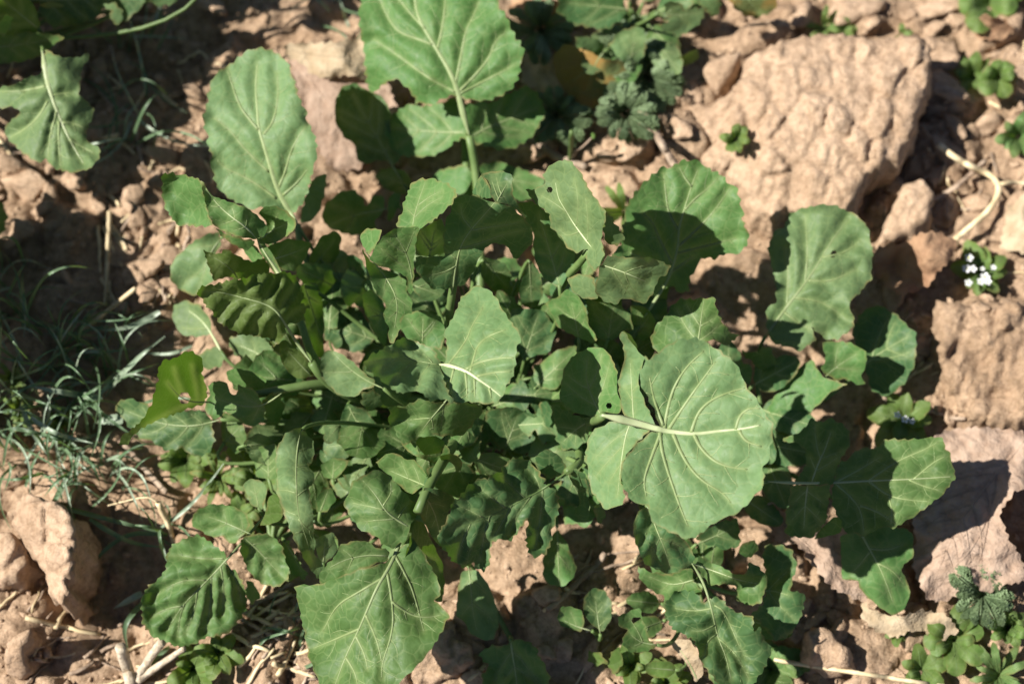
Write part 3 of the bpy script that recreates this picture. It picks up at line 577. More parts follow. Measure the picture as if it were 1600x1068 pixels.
# inner leaves seen between the big ones
inner = [
 ("492,385 500,370 525,360 533,370 530,395 515,425 500,430 480,420 485,400", "485,420,5 525,362,6.6 532,395,4.4", M_LEAF),
 ("542,400 552,397 568,410 575,440 570,455 555,455 545,440", "545,402,5.2 573,450,4 552,452,4", M_DEEP),
 ("470,445 495,440 503,470 507,500 505,540 512,560 495,558 480,520 475,490", "475,445,7 505,500,5 500,558,4.4", M_LEAF),
 ("498,470 525,465 545,480 543,495 525,502 508,490", "500,475,4.6 545,482,3.6 525,500,3.2", M_LEAF),
 ("565,460 580,450 600,470 606,520 600,542 585,522 570,490", "568,458,6.6 600,540,5.4 604,490,5", M_LEAF),
 ("648,362 690,340 696,360 696,395 672,402 648,398", "650,380,9 695,350,9.4 670,400,7.6", M_PALE),
 ("643,442 665,432 680,450 697,452 690,462 675,470 662,470 647,455", "645,445,7 695,455,7 665,470,6", M_PALE),
 ("628,490 660,485 690,495 697,520 690,547 660,537 635,527 626,510", "630,495,8.4 695,520,8 660,537,7.6", M_LEAF),
 ("827,405 845,430 849,460 842,477 830,483 815,475 811,455 817,425", "827,407,7.4 830,482,5 848,455,5.6", M_DEEP),
 ("808,317 832,315 860,337 862,355 885,385 900,393 897,410 890,427 875,450 850,437 837,412 832,385 834,365 820,342", "812,318,10.8 860,340,11.2 897,400,9 875,448,8 835,400,8.6", M_DEEP),
 ("851,472 872,462 887,450 907,465 917,485 920,507 935,531 925,536 910,530 887,520 870,510", "887,452,9 933,532,8 855,474,7.4 905,528,7", M_LEAF),
 ("915,465 945,474 970,476 985,490 990,515 975,517 960,530 935,530 920,507", "920,470,7.6 985,495,7 950,530,5.6", M_DEEP),
 ("985,475 1010,480 1026,500 1020,520 1005,535 990,520", "1005,485,6 1020,515,5 995,520,4.6", M_LEAF),
 ("755,400 790,410 800,430 795,450 770,456 750,432", "755,405,7 798,435,5.6 770,455,5", M_DEEP),
 ("800,480 850,485 870,515 860,550 820,560 790,530", "805,485,6.4 865,520,5.4 820,558,4.6", M_DEEP),
 ("760,640 800,635 840,650 850,690 820,710 780,700 755,670", "765,645,5 845,670,4.2 790,700,3.6", M_DEEP),
 ("500,725 520,715 546,718 535,740 520,750 505,745", "540,718,5 505,740,4 520,750,3.6", M_LEAF),
 ("492,780 505,760 518,760 526,780 510,800 495,800", "505,762,5 525,780,4.4 500,800,3.8", M_LEAF),
 ("490,842 520,830 527,860 505,882 494,862", "495,845,4.6 525,845,4 505,880,3.4", M_PALE),
 ("540,630 570,640 590,665 580,690 550,690 530,660", "545,635,5 588,665,4 555,688,3.6", M_DEEP),
 ("700,660 735,670 750,700 735,730 700,715", "705,665,6 748,700,5 710,715,4.4", M_DEEP),
 ("735,712 770,705 800,718 790,745 755,750", "740,715,5 795,720,4.4 760,748,3.6", M_LEAF),
 ("830,480 860,470 880,500 860,530 835,520", "835,482,5.6 878,500,4.6 840,522,4", M_DEEP),
 ("655,620 690,640 700,670 680,700 650,690 640,650", "660,625,7 698,665,6 655,690,5", M_DEEP),
 ("380,690 400,675 420,680 425,700 405,712 385,706", "385,695,5 422,690,4.6 405,710,4", M_PALE),
 ("378,757 390,748 405,748 418,760 416,780 410,796 393,790 386,775", "410,752,6 380,760,5 405,794,4.6", M_PALE),
 ("395,700 430,692 440,720 430,750 400,745", "430,700,5 400,710,4.2 420,748,3.8", M_LEAF),
 ("345,640 375,655 390,690 370,710 345,690", "350,645,4.6 388,690,3.8 350,692,3.6", M_LEAF),
]
for o_, H_, m_ in inner:
    pl = P(o_); c = pl.mean(0); Hh = P(H_); hb = Hh[Hh[:, 2].argmin()] if rng.random() < .5 else Hh[0]
    a = c+(hb[:2]-c)*.95; b2 = c-(hb[:2]-c)*.7
    leaf(plant, [dict(o=pl, H=Hh, m=np.array([a, c, b2]), t=(1.0, 22))], m_, base=B_(rng.uniform(-2, 2), rng.uniform(-1, 1)))
def leaf_shape(n=18, kind='ovate'):
    a = np.linspace(0, 2*math.pi, n, endpoint=False)
    x = .5-.5*np.cos(a); wd = {'ovate': .30*np.sin(a)*(1+.25*np.cos(a)), 'spoon': .26*np.sin(a)*(1-.55*np.cos(a)), 'lance': .13*np.sin(a), 'round': .42*np.sin(a)*(1-.2*np.cos(a)), 'lobed': .36*np.sin(a)*(1-.35*np.cos(a))}[kind]
    if kind == 'lobed': wd = wd*(1-.62*np.exp(-((x-.34)/.055)**2))*(1+.12*np.sin(17*x)) + .09*np.sign(wd)*np.exp(-((x-.20)/.07)**2)
    return np.stack([x, wd], 1)
def scatter_leaf(pl, cx, cy, L, ang, h0, h1, m, kind='ovate', base=None, jag=.12, **k):
    """leaf of length L pixels starting at (cx, cy), pointing along ang in the picture"""
    s = leaf_shape(46 if kind == 'lobed' else 20, kind); s[:, 1] *= 1+jag*np.array([rng.uniform(-1, 1) for _ in s]); s *= L
    ca, sa = math.cos(ang), math.sin(ang); o_ = np.stack([cx+s[:, 0]*ca-s[:, 1]*sa, cy+s[:, 0]*sa+s[:, 1]*ca], 1)
    mid = np.array([(cx+L*f*ca, cy+L*f*sa) for f in (-.05, .3, .6, .93)])
    H = [(cx, cy, h0), (cx+L*ca, cy+L*sa, h1), (cx+L*.5*ca, cy+L*.5*sa, (h0+h1)/2+.06*L*.033+.25), (cx+L*.5*ca-L*.3*sa, cy+L*.5*sa+L*.3*ca, (h0+h1)/2-.1), (cx+L*.5*ca+L*.3*sa, cy+L*.5*sa-L*.3*ca, (h0+h1)/2-.1)]
    return leaf(pl, [dict(o=o_, H=H, m=mid, t=(1.0, 20), n=.12, e=.2)], m, base=base, **k)
for i in range(40):
    a = rng.uniform(0, 6.283); r = rng.uniform(.15, 1)**.6
    x = 770+330*r*math.cos(a); y = 625+215*r*math.sin(a)
    scatter_leaf(plant, x, y, rng.uniform(60, 115), a+rng.uniform(-.6, .6), rng.uniform(1, 2.6), rng.uniform(1.5, 4.2), rng.choice([M_LEAF, M_DEEP, M_DEEP]), rng.choice(['ovate', 'spoon', 'ovate']), base=B_(rng.uniform(-3, 3), rng.uniform(-2, 2), .6))

for i in range(78):
    a = rng.uniform(0, 6.283); r = rng.uniform(0, 1)**.55
    x = 725+300*r*math.cos(a); y = 605+190*r*math.sin(a)
    scatter_leaf(plant, x, y, rng.uniform(55, 95), a+rng.uniform(-1.2, 1.2), rng.uniform(2.4, 4.4), rng.uniform(3.2, 6.6), rng.choice([M_LEAF, M_LEAF, M_PALE, M_DEEP]), rng.choice(['ovate', 'lobed', 'lobed', 'round']), base=B_(rng.uniform(-3, 3), rng.uniform(-2, 2), .6), jag=.2, pet_r=(.6, .9))

# ------------------------------------------------------------------ neighbours of the same kind
b2 = gp(1180, 690, .3)
p2 = thing('mustard_plant', 'spreading mustard plant with long-stalked leaves reaching over the crumpled brown dead leaf', 'plant', b2)
leaf(p2, [D("1200,385 1210,362 1227,355 1232,335 1250,325 1280,319 1305,320 1325,330 1340,335 1355,355 1360,380 1364,395 1361,417 1362,435 1350,447 1342,460 1332,467 1326,475 1335,492 1335,510 1320,522 1310,532 1287,530 1275,517 1264,507 1276,530 1250,550 1207,537 1197,512 1197,480 1212,472 1207,425", "1205,515,4.2 1325,335,5.8 1205,400,5 1362,410,5.4 1330,510,4.6 1265,435,5.4", "1196,525 1220,492 1260,440 1280,410 1300,375 1315,355 1325,342",
   ["1258,442 1262,400 1260,362 1258,338", "1230,478 1232,425 1228,388", "1262,438 1300,440 1337,420", "1285,402 1320,395 1345,375", "1240,465 1285,470 1325,500", "1225,487 1255,510 1290,522"], p=.18, n=.3, e=.45, t=(1.8, 18), w=.9, holes=[(1301, 397, 3)]), ], M_PALE, M_VEIN, base=(b2[0]+.005, b2[1], .01))
leaf(p2, [D("1285,532 1312,532 1332,535 1355,550 1355,570 1347,587 1354,602 1340,602 1322,592 1305,595 1292,585 1281,577 1290,562 1285,547", "1285,560,4.4 1352,555,5 1340,600,3.6 1320,533,5", "1250,632 1285,592 1310,570 1340,552", t=(1.4, 18)),
  D("1285,588 1325,600 1300,612 1270,640 1240,682 1225,690 1195,645 1210,620 1240,580 1268,560", "1290,592,4.2 1225,685,2 1200,640,2.6 1265,562,3.6", t=(1.2, 24))], M_LEAF, base=(b2[0]+.01, b2[1]+.01, .01))
leaf(p2, [D("1330,520 1345,490 1370,475 1400,490 1420,510 1432,518 1433,550 1430,572 1412,600 1385,620 1360,610 1348,570", "1335,570,2.2 1432,520,3 1430,572,2.6 1370,480,2.6 1385,615,1.6", "1330,590 1355,565 1385,545 1420,525", t=(1.6, 20))], M_DEEP, base=(b2[0]+.01, b2[1]+.005, .01))
leaf(p2, [D("1160,545 1180,552 1200,540 1212,560 1207,577 1190,578 1178,566 1160,556", "1162,550,4.5 1210,560,4 1190,577,3.4"), D("1150,560 1172,570 1175,600 1155,595", "1152,562,4.4 1175,598,3.6 1172,572,4.2")], M_LEAF, base=None)
leaf(p2, [D("1298,778 1300,762 1302,752 1312,722 1324,719 1336,705 1347,699 1369,700 1383,686 1397,685 1417,686 1442,684 1465,682 1475,685 1476,699 1486,710 1487,727 1494,745 1483,758 1476,771 1462,781 1454,789 1428,807 1411,817 1397,826 1381,823 1364,830 1350,838 1338,834 1319,833 1313,814 1303,797", "1300,755,6.30 1492,745,6.70 1440,684,6.70 1350,836,5.50 1400,750,6.60 1320,830,5.70 1380,690,6.30", "1200,752 1248,755 1302,754 1357,751 1431,748 1487,744",
   ["1357,751 1389,775 1420,781 1452,783", "1358,750 1403,719 1445,702 1466,690", "1306,755 1344,789 1350,830", "1305,753 1340,735 1375,714", "1428,748 1459,721 1478,712", "1344,789 1375,800 1400,818", "1389,775 1395,800 1392,818", "1420,749 1445,760 1470,766"], p=.08, n=.14, t=(1.8, 18), w=.85),
  D("1236,752 1248,747 1260,722 1257,702 1243,691 1223,691 1223,682 1243,678 1258,668 1268,653 1281,661 1299,651 1305,658 1319,662 1329,675 1327,699 1312,719 1306,740 1302,756 1270,757", "1265,755,6.10 1268,655,5.30 1325,680,5.70 1225,686,4.90", "1268,754 1278,725 1290,700 1298,675", t=(1.6, 18)),
  D("1235,756 1230,792 1225,800 1229,820 1225,834 1243,840 1268,841 1282,826 1293,812 1297,781 1300,756 1270,757", "1270,757,6.10 1228,825,4.70 1270,840,4.50 1295,790,5.70", "1262,758 1258,790 1256,825", t=(1.8, 16)),
  D("1318,806 1314,832 1271,843 1282,827 1302,808", "1316,808,5.70 1272,842,4.30 1314,832,5.30", t=(.5, 20))], M_LEAF, M_VEINW, base=(b2[0]+.005, b2[1]-.01, .012))
leaf(p2, [D("1312,838 1314,870 1315,906 1340,905 1345,921 1360,936 1380,953 1397,962 1412,953 1422,936 1422,918 1407,888 1415,878 1427,871 1428,838 1420,826 1385,820 1350,822 1330,830", "1345,835,3.6 1315,890,2.6 1400,960,1.6 1427,845,3 1380,890,3", "1330,800 1347,836 1362,863 1380,896 1395,940", ["1358,856 1385,860 1412,850", "1372,880 1395,890 1415,915", "1360,860 1345,880 1330,895"], t=(1, 22), n=.2)], M_LEAF, base=(b2[0]+.005, b2[1]-.012, .008))
for (x, y, L, a, h0, h1) in ((1180, 600, 80, -.5, 3, 4), (1190, 640, 90, .3, 2, 3.6), (1160, 660, 80, .9, 2, 3), (1180, 690, 100, .2, 2, 3), (1200, 720, 80, 1.2, 2, 2.6), (1140, 600, 70, -1.6, 3, 4), (1165, 780, 70, .6, 2, 2.4)):
    scatter_leaf(p2, x, y, L, a, h0, h1, M_DEEP, 'ovate', base=(b2[0], b2[1], .008))

b3 = gp(1085, 905, .3)
p3 = thing('mustard_plant', 'crinkled low mustard plant with curled wavy leaves beside the pale straw', 'plant', b3)
leaf(p3, [D("1035,941 1057,923 1085,923 1100,941 1115,931 1130,936 1142,951 1180,963 1177,986 1187,976 1195,996 1206,1013 1197,1041 1182,1066 1172,1080 1135,1090 1110,1056 1097,1041 1092,1021 1085,998 1075,996 1057,986 1047,981 1040,961", "1105,926,5.2 1140,1070,4.6 1040,955,4.6 1200,1010,4.4 1180,965,5.4 1092,1020,5.2 1125,990,4.6", "1080,878 1095,901 1105,926 1115,963 1120,991 1135,1026 1142,1061",
   ["1116,945 1132,953 1150,996 1165,1030", "1112,950 1085,955 1055,950", "1117,975 1100,985 1080,985", "1122,996 1150,1020 1170,1060", "1120,990 1105,1000 1100,1030"], p=.24, n=.4, e=.7, t=(2.4, 15))], M_DEEP, M_VEIN, base=b3)
leaf(p3, [D("995,881 1000,906 1020,923 1037,931 1035,943 1055,951 1085,931 1100,926 1085,908 1080,886 1045,896 1015,890", "1090,915,4.4 998,890,4 1045,948,3.2 1045,897,4.4", "1085,905 1050,915 1015,900", t=(1.8, 16), p=.2, n=.3)], M_LEAF, base=b3, pet=False)
leaf(p3, [D("1085,883 1092,866 1110,876 1130,886 1152,898 1167,893 1170,878 1182,883 1200,903 1197,921 1190,943 1172,946 1150,938 1152,918 1135,911 1110,913", "1090,880,5 1195,905,4.4 1180,945,3.6 1130,905,4.4 1168,880,4.6", "1082,880 1120,893 1152,905 1185,912", t=(1.6, 15), p=.22, n=.4, e=.6)], M_LEAF, M_VEINW, base=b3, pet=False)
leaf(p3, [D("1192,851 1217,850 1237,858 1247,886 1240,900 1235,921 1257,926 1257,946 1250,971 1230,996 1210,1001 1195,981 1172,961 1192,941 1200,906 1192,876", "1180,935,3 1217,852,3.6 1255,935,3.2 1225,995,2.4", "1165,930 1200,920 1235,930", t=(2.4, 18), e=.5)], M_DEEP, base=b3, pet=False)
leaf(p3, [D("1152,858 1170,841 1185,846 1184,863 1167,874", "1155,858,4.2 1184,850,4 1167,872,3.4")], M_LEAF, base=None)
leaf(p3, [D("1087,838 1125,816 1155,808 1158,851 1135,858 1105,848", "1090,838,3.6 1155,812,4 1135,857,3", "1088,850 1115,838 1145,825")], M_DEEP, base=b3)
leaf(p3, [D("965,961 975,957 992,951 1000,948 1003,966 1012,986 1015,1001 1028,1008 1012,1018 985,1018 972,1006 972,991 982,983 967,981", "970,962,5 1002,955,4.6 1027,1008,3.8 985,1016,4.4", "1027,1007 1000,1003 985,990", t=(1.4, 14), holes=[(995, 971, 4)])], M_LEAF, base=b3)
leaf(p3, [D("1047,1006 1060,998 1078,998 1092,1021 1100,1051 1087,1066 1076,1041", "1050,1005,2.6 1078,998,3 1090,1065,1.6", "1090,1062 1075,1030 1055,1005", t=(.8, 20))], M_DEADT, base=None)
leaf(p3, [D("1007,1038 1022,1031 1050,1033 1058,1046 1045,1058 1022,1058 1010,1051", "1008,1040,2.4 1056,1040,2 1025,1058,2", "1055,1046 1030,1044 1012,1042", t=(.4, 24))], M_WEED, base=b3)
for i in range(9):
    a = rng.uniform(0, 6.28); scatter_leaf(p3, 1100+70*math.cos(a), 950+60*math.sin(a), rng.uniform(45, 80), a, rng.uniform(1, 2), rng.uniform(1.4, 2.8), rng.choice([M_LEAF, M_DEEP]), base=b3)

b4 = gp(425, 850, .3)
p4 = thing('mustard_plant', 'low mustard plant with one puckered net-veined leaf above the bleached broken stem', 'plant', b4)
leaf(p4, [D("355,870 340,855 325,843 310,835 290,840 267,846 257,862 258,886 247,905 232,914 221,932 222,955 223,972 236,992 253,1000 278,1011 304,1006 320,995 345,992 360,985 375,965 385,950 383,925 378,905 365,890 350,884", "355,875,5 222,950,4.2 310,836,4.8 280,1010,3.4 385,945,3.4 300,920,5", "418,800 400,822 380,845 355,873 335,895 310,920 285,945 262,982",
   ["350,872 312,873 290,868 262,868", "322,906 290,905 258,918 240,932", "285,946 260,950 238,962", "308,922 305,950 290,990", "345,885 350,920 347,960", "330,900 330,940 322,985", "288,942 280,965 278,995", "352,878 370,905 378,940"], p=.32, n=.3, t=(2.4, 13), e=.4, w=.9),
  D("297,815 305,795 325,787 350,788 372,795 385,805 390,822 382,832 372,845 360,850 350,837 330,838 310,828 300,822", "385,830,5.4 300,810,4.8 330,787,5.4 355,848,4.6", "392,834 370,824 345,813 320,805", t=(1.6, 18), p=.2),
  D("378,840 400,832 420,832 440,850 445,870 452,890 450,905 435,918 415,915 400,905 385,885 375,860", "382,842,5.4 450,900,4.2 440,850,4.8 390,890,4.2", "382,840 400,855 415,872 432,890 447,905", t=(1.6, 16), p=.22)], M_LEAF, M_VEIN, base=b4)
leaf(p4, [D("440,845 452,840 465,870 480,895 478,905 455,895 442,875", "445,845,4.4 478,900,3.4 455,893,3.4", "446,846 460,870 472,895"), D("385,905 400,915 408,930 395,945 385,935", "388,908,3 405,930,2 392,944,2")], M_LEAF, base=b4)
for i in range(10):
    a = rng.uniform(0, 6.28); scatter_leaf(p4, 430+60*math.cos(a), 790+60*math.sin(a), rng.uniform(35, 65), a, rng.uniform(.8, 2), rng.uniform(1, 2.8), rng.choice([M_LEAF, M_PALE, M_WEED]), 'spoon', base=b4)

b5 = gp(930, 985, .2)
p5 = thing('mustard_seedling', 'small mustard seedling with one round dark leaf and one lit curled leaf', 'seedling', b5)
leaf(p5, [D("912,931 927,917 945,920 957,941 955,966 942,986 925,976 911,956", "940,985,2 928,918,2.6 956,950,2.2", "938,990 933,960 930,930", t=(.8, 24))], M_DEEP, base=b5)
leaf(p5, [D("870,961 877,946 892,946 910,953 914,971 907,988 890,981 875,976", "910,985,2 872,960,2.6 895,946,2.8", "925,985 900,978 880,968", t=(.8, 20))], M_LEAF, M_VEINW, base=b5)
leaf(p5, [D("920,1015 940,1020 950,1035 930,1040 915,1028", "940,1020,1.4 915,1022,1.2 930,1040,.8"), D("955,1015 970,1010 975,1040 960,1055 950,1040", "958,1012,1.6 974,1035,1.2 955,1052,1")], M_WEED, base=None)
b6 = gp(800, 1000, .2)
p6 = thing('mustard_seedling', 'low mustard seedling with a wide notched leaf flat above bare soil', 'seedling', b6)
leaf(p6, [D("745,1021 772,1006 785,1010 802,998 825,998 840,1011 842,1025 847,1030 860,1058 855,1085 800,1095 760,1085 750,1055 765,1040", "800,1010,2.2 748,1022,1.4 858,1060,1.4 800,1090,1.2", "798,1000 800,1016 807,1058 808,1085", t=(2, 16), p=.25, n=.3)], M_LEAF, M_VEIN, base=b6)
leaf(p6, [D("717,911 722,891 747,891 765,916 777,951 779,976 772,998 760,1001 735,991 725,971 712,961", "735,893,3.6 765,998,2.4 778,960,2.6 714,950,2.8", "732,885 736,915 738,950 745,985", t=(.8, 24))], M_PALE, base=b6)

# plant in the upper left corner
b7 = gp(-40, 60, .3)
p7 = thing('mustard_plant', 'tall mustard plant in the corner with one pale heavily veined ragged leaf', 'plant', b7)
leaf(p7, [D("70,75 85,85 100,90 125,90 138,83 141,88 128,105 125,130 122,148 135,158 148,172 146,185 138,200 134,215 142,225 157,232 155,250 140,265 110,270 85,265 72,248 60,255 35,240 10,215 5,200 20,185 35,175 20,165 0,170 -15,150 0,135 25,130 45,120 65,115 68,100", "75,120,8 130,262,7 148,175,6.4 5,205,6 138,86,6.8 -5,150,6.8 80,180,7.6", "66,80 70,105 75,135 85,165 98,195 110,222 130,255",
   ["72,135 40,142 0,143", "80,150 95,147 112,145", "75,158 60,185 35,205 15,215", "88,175 78,215 75,245", "97,192 115,192 140,205", "92,190 92,225 95,260", "108,218 125,228 148,240"], p=.25, n=.2, e=.3, t=(1.6, 15), w=1.5, mw=1.3)], M_PALE, M_VEINW, base=b7)
leaf(p7, [D("60,-40 120,-50 230,-40 228,5 205,30 192,38 178,35 165,10 150,30 120,40 80,45 60,20", "70,0,6.2 225,0,5.4 120,40,5 150,-45,6.6", "40,0 100,0 160,-5 215,-5", t=(2, 20))], M_DEEP, base=b7)
leaf(p7, [D("163,8 178,5 190,15 193,28 181,38 172,30 176,18", "165,9,6.6 192,20,6.4 180,37,5.8"), D("58,8 80,2 103,8 100,12 70,13", "60,9,7 102,9,6.8 80,2,7.2", t=(.5, 20)), D("228,0 245,-10 275,-5 276,5 255,10 240,10", "230,0,5.6 275,0,5.2 250,10,5")], M_PALE, base=None)
leaf(p7, [D("-20,-20 40,-10 60,20 66,50 40,56 20,55 -20,62", "-10,-10,10 60,20,8 20,56,7", "60,45 35,25 5,0", t=(1.5, 18))], M_YEL, base=b7)
leaf(p7, [D("-30,55 40,50 90,55 102,58 80,75 60,90 40,95 0,100 -30,100", "-20,60,7 100,58,6.4 0,100,5.2", "-30,75 20,72 80,62", t=(1.5, 18)), D("0,32 10,20 22,25 20,45 5,58 -5,52", "0,32,9.6 22,30,9.4 0,56,8.6")], M_LEAF, base=b7)
for i in range(66):  # unseen leaves added beyond the frame, placed to shade the upper left ground
    if i < 40:
        x, y = rng.uniform(-290, -50), rng.uniform(-150, 165)
        if y > -20 and x > -200: x -= 170; y -= 70
    else: x, y = rng.uniform(-10, 340), rng.uniform(-150, -70)
    a = rng.uniform(-2.2, 2.2) if i < 40 else rng.uniform(-2.6, -.5); L = rng.uniform(70, 120)
    if i < 40 and x+L*math.cos(a) > -8: a = math.pi-a
    h = rng.uniform(10.5, 13) if i < 40 else rng.uniform(6, 8.4); scatter_leaf(p7, x, y, L, a, h, h+rng.uniform(-.6, .8), M_DEEP, 'round', base=(b7[0]-.03+rng.uniform(-.03, .03), b7[1]+rng.uniform(-.03, .03), .01), jag=.2)
leaf(p7, [D("-25,310 2,316 12,340 6,365 -20,380 -40,345", "12,340,3 -30,345,4 0,316,3.4")], M_LEAF, base=None)
# unseen plant added beyond the left edge, its leaves placed to shade the grass
b8 = gp(-330, 420, .3)
p8 = thing('mustard_plant', 'unseen mustard plant added beyond the left edge to shade the grass', 'plant', b8)
for i in range(44):
    L = rng.uniform(80, 130); x, y = rng.uniform(-330, -30), rng.uniform(310, 530); a = rng.uniform(0, 6.283)
    if x+L*math.cos(a) > -8: a = math.pi-a
    h = rng.uniform(5, 9); scatter_leaf(p8, x, y, L, a, h, h+rng.uniform(-.8, 1.2), rng.choice([M_LEAF, M_DEEP, M_PALE]), 'round', base=(b8[0]+rng.uniform(-.03, .03), b8[1]+rng.uniform(-.02, .02), .01), jag=.2)

# plant behind the bed, at the top
b9 = gp(985, 30, .3)
p9 = thing('mustard_plant', 'withering mustard plant behind the clod with a yellow-edged browning leaf', 'plant', b9)
leaf(p9, [D("862,90 880,68 905,72 930,85 945,95 965,92 985,105 987,115 980,130 960,150 940,165 915,175 895,165 880,140 868,120", "935,95,3.6 868,95,2.8 985,110,2.8 915,174,1.6", "945,80 933,95 925,115 918,140", t=(1, 22), n=.3)], M_SICK, base=b9)
leaf(p9, [D("900,55 925,58 945,65 945,85 935,90 915,80 898,70", "905,58,4.6 945,75,4 915,80,3.6"), D("965,50 990,40 1008,48 1010,80 1000,100 980,100 960,88 945,78", "990,42,4.6 960,88,3.4 1010,80,3.6", "985,95 990,70 992,48")], M_PALE, base=b9)
leaf(p9, [D("1035,5 1060,0 1075,15 1105,10 1100,28 1085,45 1060,57 1045,50 1030,45 1045,30", "1040,10,6 1105,12,5.4 1060,56,4.2", "1030,20 1060,25 1095,20"), D("1070,-20 1120,-15 1128,10 1118,32 1105,25 1090,5", "1075,-15,6 1126,5,5.4 1115,30,4.6")], M_PALE, base=b9)
leaf(p9, [D("1130,-10 1170,-25 1215,-10 1210,15 1180,28 1155,22 1140,8", "1135,-5,4.6 1212,0,4 1165,26,3.4", "1130,-5 1165,0 1205,0")], M_SICK, base=b9)
leaf(p9, [D("1050,95 1072,85 1090,75 1093,92 1075,102 1058,104", "1050,98,3 1092,80,3 1070,103,2.4", t=(.6, 20))], M_WEED, base=b9)
leaf(p9, [D("870,-10 930,-20 975,0 980,25 950,45 900,40 870,20", "875,0,5 975,10,4.6 920,42,3.8", "985,15 940,10 890,5")], M_DEEP, base=b9)
for i in range(13):
    a = rng.uniform(0, 6.28); scatter_leaf(p9, 990+40*math.cos(a), 25+25*math.sin(a), rng.uniform(50, 90), a, rng.uniform(1, 3), rng.uniform(1.4, 4), rng.choice([M_LEAF, M_DEEP, M_PALE]), base=b9)

# ------------------------------------------------------------------ the ground
def ground_h(x, y):
    """height of the soil in metres"""
    x = np.asarray(x, float); y = np.asarray(y, float)
    h = .010*fbm(x*7, y*7, 1.5, 3)
    wx, wy = x+.012*noise(x*30, y*30, 4.), y+.012*noise(x*30+9, y*30, 4.)
    d1, d2, rid = worley(wx*26, wy*26); h = h + .0085*np.clip(1-d1*1.15, 0, 1)*(1+rid)*np.clip((d2-d1)*5, 0, 1)
    d1, d2, rid = worley(wx*75+5, wy*75); h = h + .0032*np.clip(1-d1*1.2, 0, 1)*(1+rid)*np.clip((d2-d1)*5, 0, 1)
    h = h + .0034*fbm(x*90, y*90, 2.2, 4, 2.1, .6)
    # furrow bottom on the left and hollow under the plants
    h = h - .020*np.exp(-((x+.205)/.035)**2-((y+.125)/.05)**2) - .010*np.exp(-((x+.20)/.06)**2-((y-.14)/.08)**2)
    h = h - .016*np.exp(-((x-.145)/.05)**2-((y+.02)/.05)**2) - .014*np.exp(-((x-.12)/.035)**2-((y+.15)/.03)**2)
    h = h + .014*np.exp(-((x-.10)/.07)**2-((y-.15)/.045)**2)
    return h-.004
core = np.linspace(-.40, .40, 430); out = np.array([.43, .48, .56, .7, .95, 1.4, 2.2, 4, 9, 25, 60])
gxs = np.r_[-out[::-1], core, out]; cy = np.linspace(-.29, .34, 340)
gys = np.r_[-out[::-1]+.02-.0, cy, out+.02]
GX, GY = np.meshgrid(gxs, gys); GZ = ground_h(GX, GY)
far = np.clip((np.hypot(GX, GY)-.5)/2, 0, 1); GZ = GZ*(1-far*.5)
ny, nx = GX.shape
idx = np.arange(ny*nx).reshape(ny, nx)
F = np.stack([idx[:-1, :-1], idx[:-1, 1:], idx[1:, 1:], idx[1:, :-1]], -1).reshape(-1, 4)
g = mesh_obj('ground', np.stack([GX, GY, GZ], -1).reshape(-1, 3), F, M_SOIL)
tag(g, 'bare tan clay soil broken into crumbs', 'soil', None, 'structure')
def ground_at(x, y):
    i = np.clip(np.searchsorted(gxs, x)-1, 0, nx-2); j = np.clip(np.searchsorted(gys, y)-1, 0, ny-2)
    u = (x-gxs[i])/(gxs[i+1]-gxs[i]); v = (y-gys[j])/(gys[j+1]-gys[j])
    return GZ[j, i]*(1-u)*(1-v)+GZ[j, i+1]*u*(1-v)+GZ[j+1, i]*(1-u)*v+GZ[j+1, i+1]*u*v
def on_ground(px, py, up=0.0):
    """pixel -> point on the soil"""
    px = np.asarray(px, float); py = np.asarray(py, float); z = np.zeros(px.shape)
    for _ in range(4):
        p = unproj(px, py, z); z = ground_at(p[..., 0], p[..., 1])+up
    return unproj(px, py, z)

# ------------------------------------------------------------------ clods
def chunk(seed, sub, rough=.16, planes=16, flat=.75):
    """angular lump, unit size"""
    bm = bmesh.new(); bmesh.ops.create_icosphere(bm, subdivisions=sub, radius=1.0)
    V = np.array([v.co[:] for v in bm.verts]); Fc = [tuple(v.index for v in f.verts) for f in bm.faces]; bm.free()
    rs = np.random.RandomState(seed); n = rs.normal(size=(planes, 3)); n /= np.linalg.norm(n, axis=1)[:, None]
    d = rs.uniform(.62, 1.0, planes); dots = V@n.T; r = np.where(dots > .05, d/np.maximum(dots, .05), 9)
    rad = -np.log(np.sum(np.exp(-14*np.minimum(r, 2)), 1))/14
    rad = rad*(1+rough*fbm(V[:, 0]*2.3+seed, V[:, 1]*2.3, V[:, 2]*2.3, 4, 2.2, .6)+.35*rough*noise(V[:, 0]*11, V[:, 1]*11+seed, V[:, 2]*11))
    V = V*rad[:, None]; V[:, 2] *= flat; V -= V.mean(0)
    return V, Fc
